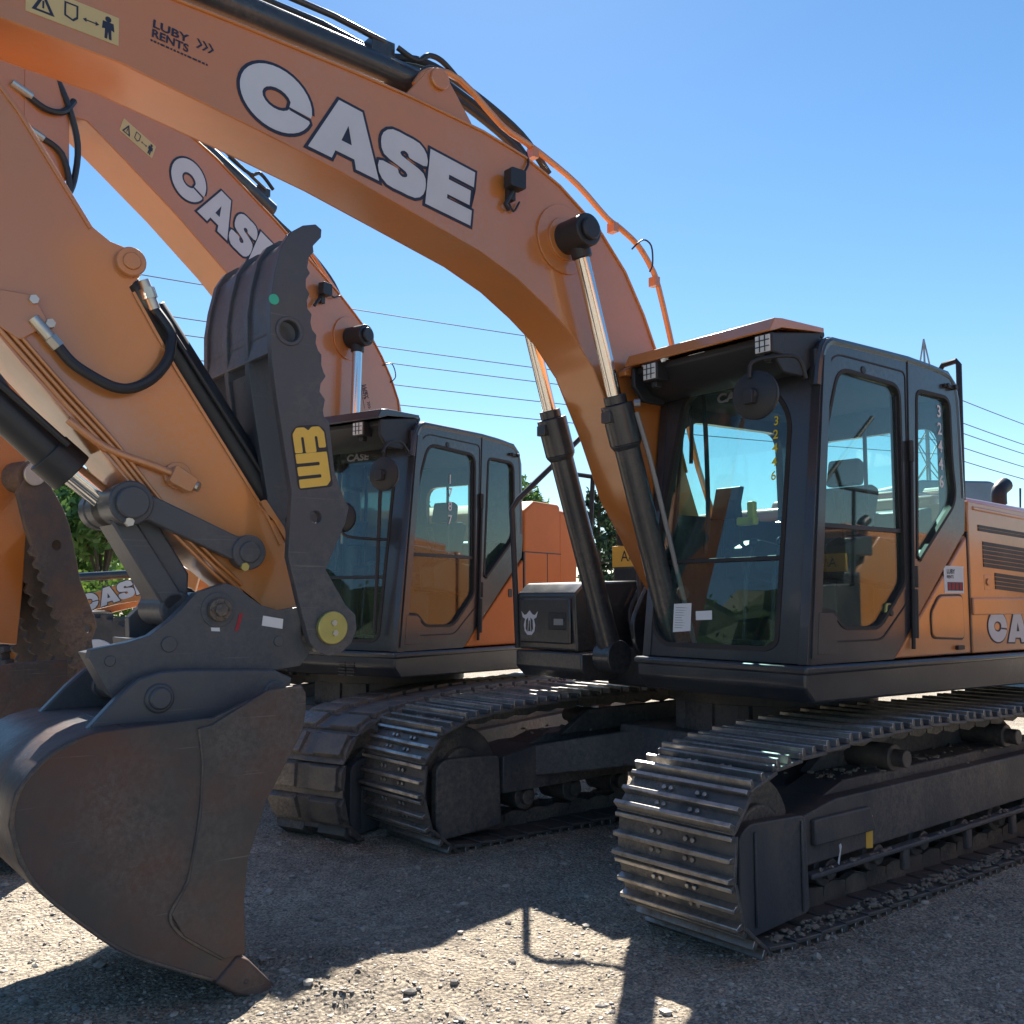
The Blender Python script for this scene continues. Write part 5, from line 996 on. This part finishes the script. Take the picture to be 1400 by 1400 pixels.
def tree(x, y, h, r, label, seed, n=3000, size=0.22, mat='leaf'):
    rg = random.Random(seed); t = empty('tree', label, 'tree', (x, y, 0), 0, 'trees behind the yard')
    blobs = []
    for k in range(11):
        a = rg.uniform(0, 6.28); q = rg.random(); rr = r * rg.uniform(.28, .5); z = h * rg.uniform(.3, .88); w_ = r * (1.0 - 0.75 * abs(z / h - 0.5)) * rg.uniform(.2, .75)
        blobs.append((math.cos(a) * w_, math.sin(a) * w_, z, rr))
    m = MB(); m.cyl((0, 0, -0.1), (0.1, 0, h * 0.35), h * 0.03, h * 0.022, 10)
    for b in blobs[:8]: m.tube([(0.1, 0, h * 0.3), (b[0] * .5, b[1] * .5, (b[2] + h * .3) / 2), (b[0], b[1], b[2])], h * 0.009, 6)
    m.build('trunk', M['bark'], t); crown_obj(leaf_cloud(blobs, n, size, rg), M[mat], t)
    return t
T = [(-21.5, 36, 7.6, 3.2, 'tall broadleaf tree at the left edge behind the stick'), (-17.6, 38, 6.6, 2.8, 'broadleaf tree left of the bucket link joint'), (-14.6, 35, 6.0, 2.6, 'dense green tree behind the bucket link joint'), (-11.6, 37, 6.3, 2.6, 'broadleaf tree behind the stick of the near machine'), (-8.6, 40, 6.0, 2.4, 'broadleaf tree behind the dark thumb plates'), (-4.6, 44, 6.6, 2.6, 'broadleaf tree seen through the windscreen of the second machine'), (-0.6, 43, 7.2, 2.5, 'broadleaf tree behind the cab of the second machine')]
for i, (x, y, h, r, lab) in enumerate(T): tree(x, y, h, r, lab, 20 + i)
def shrub(x, y, h, r, label, seed, mat='grass'):
    rg = random.Random(seed); t = empty('shrub', label, 'shrub', (x, y, 0), 0, 'sunlit shrubs under the trees')
    m = MB()
    for k in range(5): a = rg.uniform(0, 6.28); m.tube([(0, 0, 0), (math.cos(a) * r * .4, math.sin(a) * r * .4, h * .4), (math.cos(a) * r * .6, math.sin(a) * r * .6, h * .75)], 0.02, 5)
    m.build('stem', M['bark'], t)
    crown_obj(leaf_cloud([(rg.uniform(-.5, .5) * r, rg.uniform(-.4, .4) * r, h * rg.uniform(.35, .7), r * rg.uniform(.4, .6)) for _ in range(7)], 1200, 0.12, rg), M[mat], t)
for i, (x, y, h, r, lab) in enumerate([(-13.2, 28, 2.7, 1.5, 'sunlit shrub left of the small grey crossbar'), (-11.0, 27, 2.6, 1.6, 'bright green shrub above the loader arm'), (-9.0, 28, 2.5, 1.5, 'sunlit shrub right of the loader arm'), (-15.6, 29, 2.8, 1.6, 'sunlit shrub at the left edge behind the rusty thumb')]): shrub(x, y, h, r, lab, 60 + i)
def pine(x, y, h, label, seed):
    rg = random.Random(seed); t = empty('pine_tree', label, 'tree', (x, y, 0), 0, 'trees behind the yard'); m = MB(); m.cyl((0, 0, 0), (0, 0, h), 0.14, 0.03, 10); bl = []
    for k in range(34):
        z = h * (0.3 + 0.68 * k / 34); L = (h - z) * 0.34 + 0.35; a = k * 2.4 + rg.uniform(-.3, .3); e = Vector((math.cos(a) * L, math.sin(a) * L, z + L * 0.35)); m.tube([(0, 0, z), (e.x * .6, e.y * .6, z + L * 0.12), tuple(e)], 0.02, 5)
        for q in (0.45, 0.7, 0.95): bl.append((e.x * q, e.y * q, z + L * 0.3 * q, 0.16 + 0.12 * rg.random()))
    m.build('trunk', M['bark'], t); crown_obj(leaf_cloud(bl, 3600, 0.11, rg, shell=0.1), M['leaf_dark'], t)
pine(3.35, 38, 5.6, 'dark pine between the lift cylinder and the boom foot', 5); pine(4.3, 40, 4.8, 'shorter dark pine by the boom foot', 6)
rg = random.Random(9); t = empty('bare_tree', 'thin leafless tree behind the far lift cylinder', 'tree', (1.35, 36, 0)); m = MB()
def branch(p, d, L, r, depth):
    q = p + d * L; m.tube([tuple(p), tuple(p.lerp(q, .5) + Vector((rg.uniform(-.05, .05) * L, 0, 0))), tuple(q)], r, 5)
    if depth:
        for k in range(3): branch(p.lerp(q, rg.uniform(.5, 1)), (d + Vector((rg.uniform(-.7, .7), rg.uniform(-.7, .7), rg.uniform(-.1, .4)))).normalized(), L * rg.uniform(.5, .75), r * .6, depth - 1)
branch(Vector((0, 0, 0)), Vector((0, 0, 1)), 3.0, 0.06, 4); m.build('trunk', M['bark'], t)

# ------------------------------------------------------------------ LOADER BEHIND THE BUCKET
L = empty('wheel_loader', 'small orange wheel loader with lettered lift arm behind the bucket coupler', 'loader', (-6.0, 14.2, 0), R(-4))
for (x, y) in ((0.55, -0.75), (0.55, 0.75), (-1.35, -0.75), (-1.35, 0.75)):
    m = MB(); m.disc_y(x, 0.64, y - 0.2, y + 0.2, 0.60, 40)
    for k in range(22):
        a = 2 * math.pi * k / 22
        m.prism([(x + math.cos(a + d) * rr, 0.64 + math.sin(a + d) * rr) for d, rr in ((-.08, .58), (-.06, .66), (.06, .66), (.08, .58))], y - 0.21, y + (0.0 if k % 2 else 0.21))
    ty = m.build('tyre', M['tyre'], L, bevel=0.01); m = MB(); m.disc_y(x, 0.64, y - 0.215, y + 0.215, 0.32, 28); m.build('rim', M['white'], ty, bevel=0.01)
m = MB(); m.prism([(-2.2, 0.55), (0.2, 0.55), (0.2, 1.0), (-0.5, 1.2), (-2.2, 1.25)], -0.5, 0.5); m.prism([(0.0, 0.5), (1.2, 0.5), (1.1, 0.95), (0.1, 1.2)], -0.35, 0.35); m.build('body', M['orange'], L, bevel=0.03)
m = MB(); m.box(-1.0, 0.05, -0.5, 0.5, 1.25, 1.32); m.box(-1.0, -0.92, -0.5, -0.42, 1.3, 1.9); m.build('operator_deck', M['beam'], L, bevel=0.01)
m = MB()
for y in (-0.52, 0.46): m.prism([(-0.25, 1.22), (-0.2, 1.42), (1.45, 1.98), (1.75, 1.80), (1.7, 1.6), (0.6, 1.42)], y, y + 0.07)
la = m.build('lift_arm', M['orange'], L, bevel=0.008)
block_word(la, (0.12, -0.521, 1.30), (0.94, 0, 0.30), (-0.30, 0, 0.94), (0, -1, 0), 0.24, (0.27, 0.27, 0.24, 0.24), 0.01)
m = MB(); m.cyl((-0.4, -0.3, 1.78), (0.75, -0.3, 1.84), 0.06, n=18); m.cyl((0.7, -0.3, 1.835), (1.4, -0.3, 1.9), 0.035, n=14); m.tube([(0.6, -0.2, 1.85), (0.75, -0.2, 2.0), (1.0, -0.2, 1.98), (1.15, -0.2, 1.85)], 0.03, smooth=4); m.build('tilt_cylinder', M['beam'], L)
m = MB(); m.strip([(1.7, 1.2), (1.75, 0.6), (2.1, 0.3), (2.7, 0.3)], -0.9, 0.9, 0.04); m.build('bucket', M['gray'], L, bevel=0.01)
m = MB(); m.prism([(-0.75, 0.55), (-0.45, 0.60), (-0.62, 1.30), (-0.85, 1.35)], -0.75, -0.6); m.build('front_fender', M['orange'], L, bevel=0.02)

# ------------------------------------------------------------------ TRUCK, PYLON, POLE, WIRES
t = empty('lorry', 'blue grey lorry cab just behind the engine hood at right', 'lorry', (8.75, 20.5, 0), R(8))
m = MB(); m.prism_map(rnd([(-1.1, 0.9), (1.1, 0.9), (1.1, 3.3), (0.85, 3.85), (-0.85, 3.85), (-1.1, 3.3)], 0.15), (0, -0.9, 0), (1, 0, 0), (0, 0, 1), (0, 1, 0), 0, 1.9); m.build('body', M['bluepaint'], t, bevel=0.04)
m = MB(); m.prism_map(rnd([(-0.95, 2.1), (0.95, 2.1), (0.9, 3.0), (-0.9, 3.0)], 0.1), (0, -0.9, 0), (1, 0, 0), (0, 0, 1), (0, -1, 0), 0.0, 0.02); m.build('windscreen', M['darkglass'], t)
for x in (-0.95, 0.95):
    m = MB(); m.cyl((x - 0.15, 0, 0.5), (x + 0.15, 0, 0.5), 0.5, n=28); m.build('wheel', M['rubber'], t, bevel=0.03)
m = MB(); m.box(-1.0, 1.0, -0.95, -0.6, 0.45, 0.9); m.box(-0.6, 0.6, -0.92, -0.9, 1.0, 1.9); m.build('bumper', M['beam'], t, bevel=0.02)
m = MB(); m.tube([(1.0, -0.9, 3.2), (1.3, -1.0, 3.25), (1.32, -1.0, 3.7)], 0.02); m.build('aerial', M['hose'], t)

def strut(m, a, b, r): m.cyl(a, b, r, n=4)
p = empty('pylon', 'distant lattice pylon above the cab roof', 'pylon', (51, 120, 0), R(25)); m = MB(); H_ = 33.5
lv = [0, 7, 13, 18, 22, 25.5, 28.5]; wd = lambda z: 3.2 * (1 - z / 30) + 0.45
for s1, s2 in ((1, 1), (1, -1), (-1, 1), (-1, -1)): strut(m, (s1 * wd(0), s2 * wd(0), 0), (s1 * wd(28.5), s2 * wd(28.5), 28.5), 0.13); strut(m, (s1 * wd(28.5), s2 * wd(28.5), 28.5), (0, 0, H_), 0.1)
for z0, z1 in zip(lv, lv[1:]):
    for s in (1, -1):
        strut(m, (-wd(z0), s * wd(z0), z0), (wd(z1), s * wd(z1), z1), 0.07); strut(m, (wd(z0), s * wd(z0), z0), (-wd(z1), s * wd(z1), z1), 0.07); strut(m, (s * wd(z0), -wd(z0), z0), (s * wd(z1), wd(z1), z1), 0.07); strut(m, (s * wd(z0), wd(z0), z0), (s * wd(z1), -wd(z1), z1), 0.07)
m.build('lattice_mast', M['galv'], p, smooth=False); m = MB()
for z, L_ in ((20, 4.6), (24, 4.0), (28, 3.2)):
    for s in (1, -1):
        for q in (1, -1): strut(m, (s * wd(z), q * 0.3, z), (s * L_, 0, z + 0.4), 0.07)
        strut(m, (s * wd(z), 0, z + 1.6), (s * L_, 0, z + 0.4), 0.06); strut(m, (s * L_, 0, z + 0.4), (s * L_, 0, z - 0.9), 0.08)
m.build('crossarm', M['galv'], p, smooth=False)
PX, PY = 19.75, 45.0
p = empty('utility_pole', 'wooden utility pole hidden behind the rear corner of the near cab', 'pole', (PX, PY, 0)); m = MB(); m.cyl((0, 0, -0.1), (0, 0, 11.3), 0.17, 0.12, 14); m.build('shaft', M['wood'], p)
LEV = [11.05, 9.95, 9.45, 8.75, 8.1]
for z in (10.9, 8.7):
    m = MB(); m.box(0, 0.75, -0.05, 0.05, z - 0.05, z + 0.05); m.box(0.68, 0.78, -0.06, 0.06, z - 1.2, z); m.build('bracket', M['galv'], p)
WL = ['topmost of the power cables crossing the sky behind the booms', 'second power cable from the top behind the booms', 'third power cable from the top behind the booms', 'fourth power cable from the top behind the booms', 'lowest of the power cables crossing behind the booms']
def span(m, a, b, sag, r):
    a, b = Vector(a), Vector(b); n = 14; pts = []
    for i in range(n + 1): t_ = i / n; q = a.lerp(b, t_); q.z -= sag * 4 * t_ * (1 - t_); pts.append(tuple(q))
    m.tube(pts, r, 6)
for z, lab in zip(LEV, WL):
    m = MB(); span(m, (-26.0, 19.4, z + 0.3), (PX, PY, z), 0.45, 0.016); span(m, (PX, PY, z), (46, 68.5, z - 0.6), 0.3, 0.022)
    tag(m.build('power_line', M['wire']), lab, 'power line', 'power cables behind the booms')

# ------------------------------------------------------------------ the belt of trees far round the yard, also behind the camera
rg = random.Random(77); bl = []
for k in range(190):
    deg = 22 + 296 * k / 190.0; a = R(deg); rr = (58 if deg < 200 else 40) + rg.uniform(-4, 6); h = rg.uniform(1.6, 2.6) * (1 if deg < 200 else 1.95)
    bl.append((math.sin(a) * rr, math.cos(a) * rr, h * rg.uniform(0.7, 1.25), h))
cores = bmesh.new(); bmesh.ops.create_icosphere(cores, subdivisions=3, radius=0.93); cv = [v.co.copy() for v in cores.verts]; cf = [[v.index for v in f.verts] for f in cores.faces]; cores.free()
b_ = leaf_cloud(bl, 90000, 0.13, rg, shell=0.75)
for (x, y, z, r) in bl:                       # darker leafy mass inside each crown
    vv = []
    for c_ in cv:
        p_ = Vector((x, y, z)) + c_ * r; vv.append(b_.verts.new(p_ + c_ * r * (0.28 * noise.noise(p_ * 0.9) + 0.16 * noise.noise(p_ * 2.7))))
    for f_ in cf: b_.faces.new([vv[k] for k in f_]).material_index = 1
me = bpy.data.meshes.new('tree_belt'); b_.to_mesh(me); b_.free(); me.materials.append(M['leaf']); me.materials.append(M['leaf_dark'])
o = bpy.data.objects.new('tree_belt', me); col.objects.link(o); o['kind'] = 'stuff'; o['label'] = 'far belt of dark green trees round the yard'
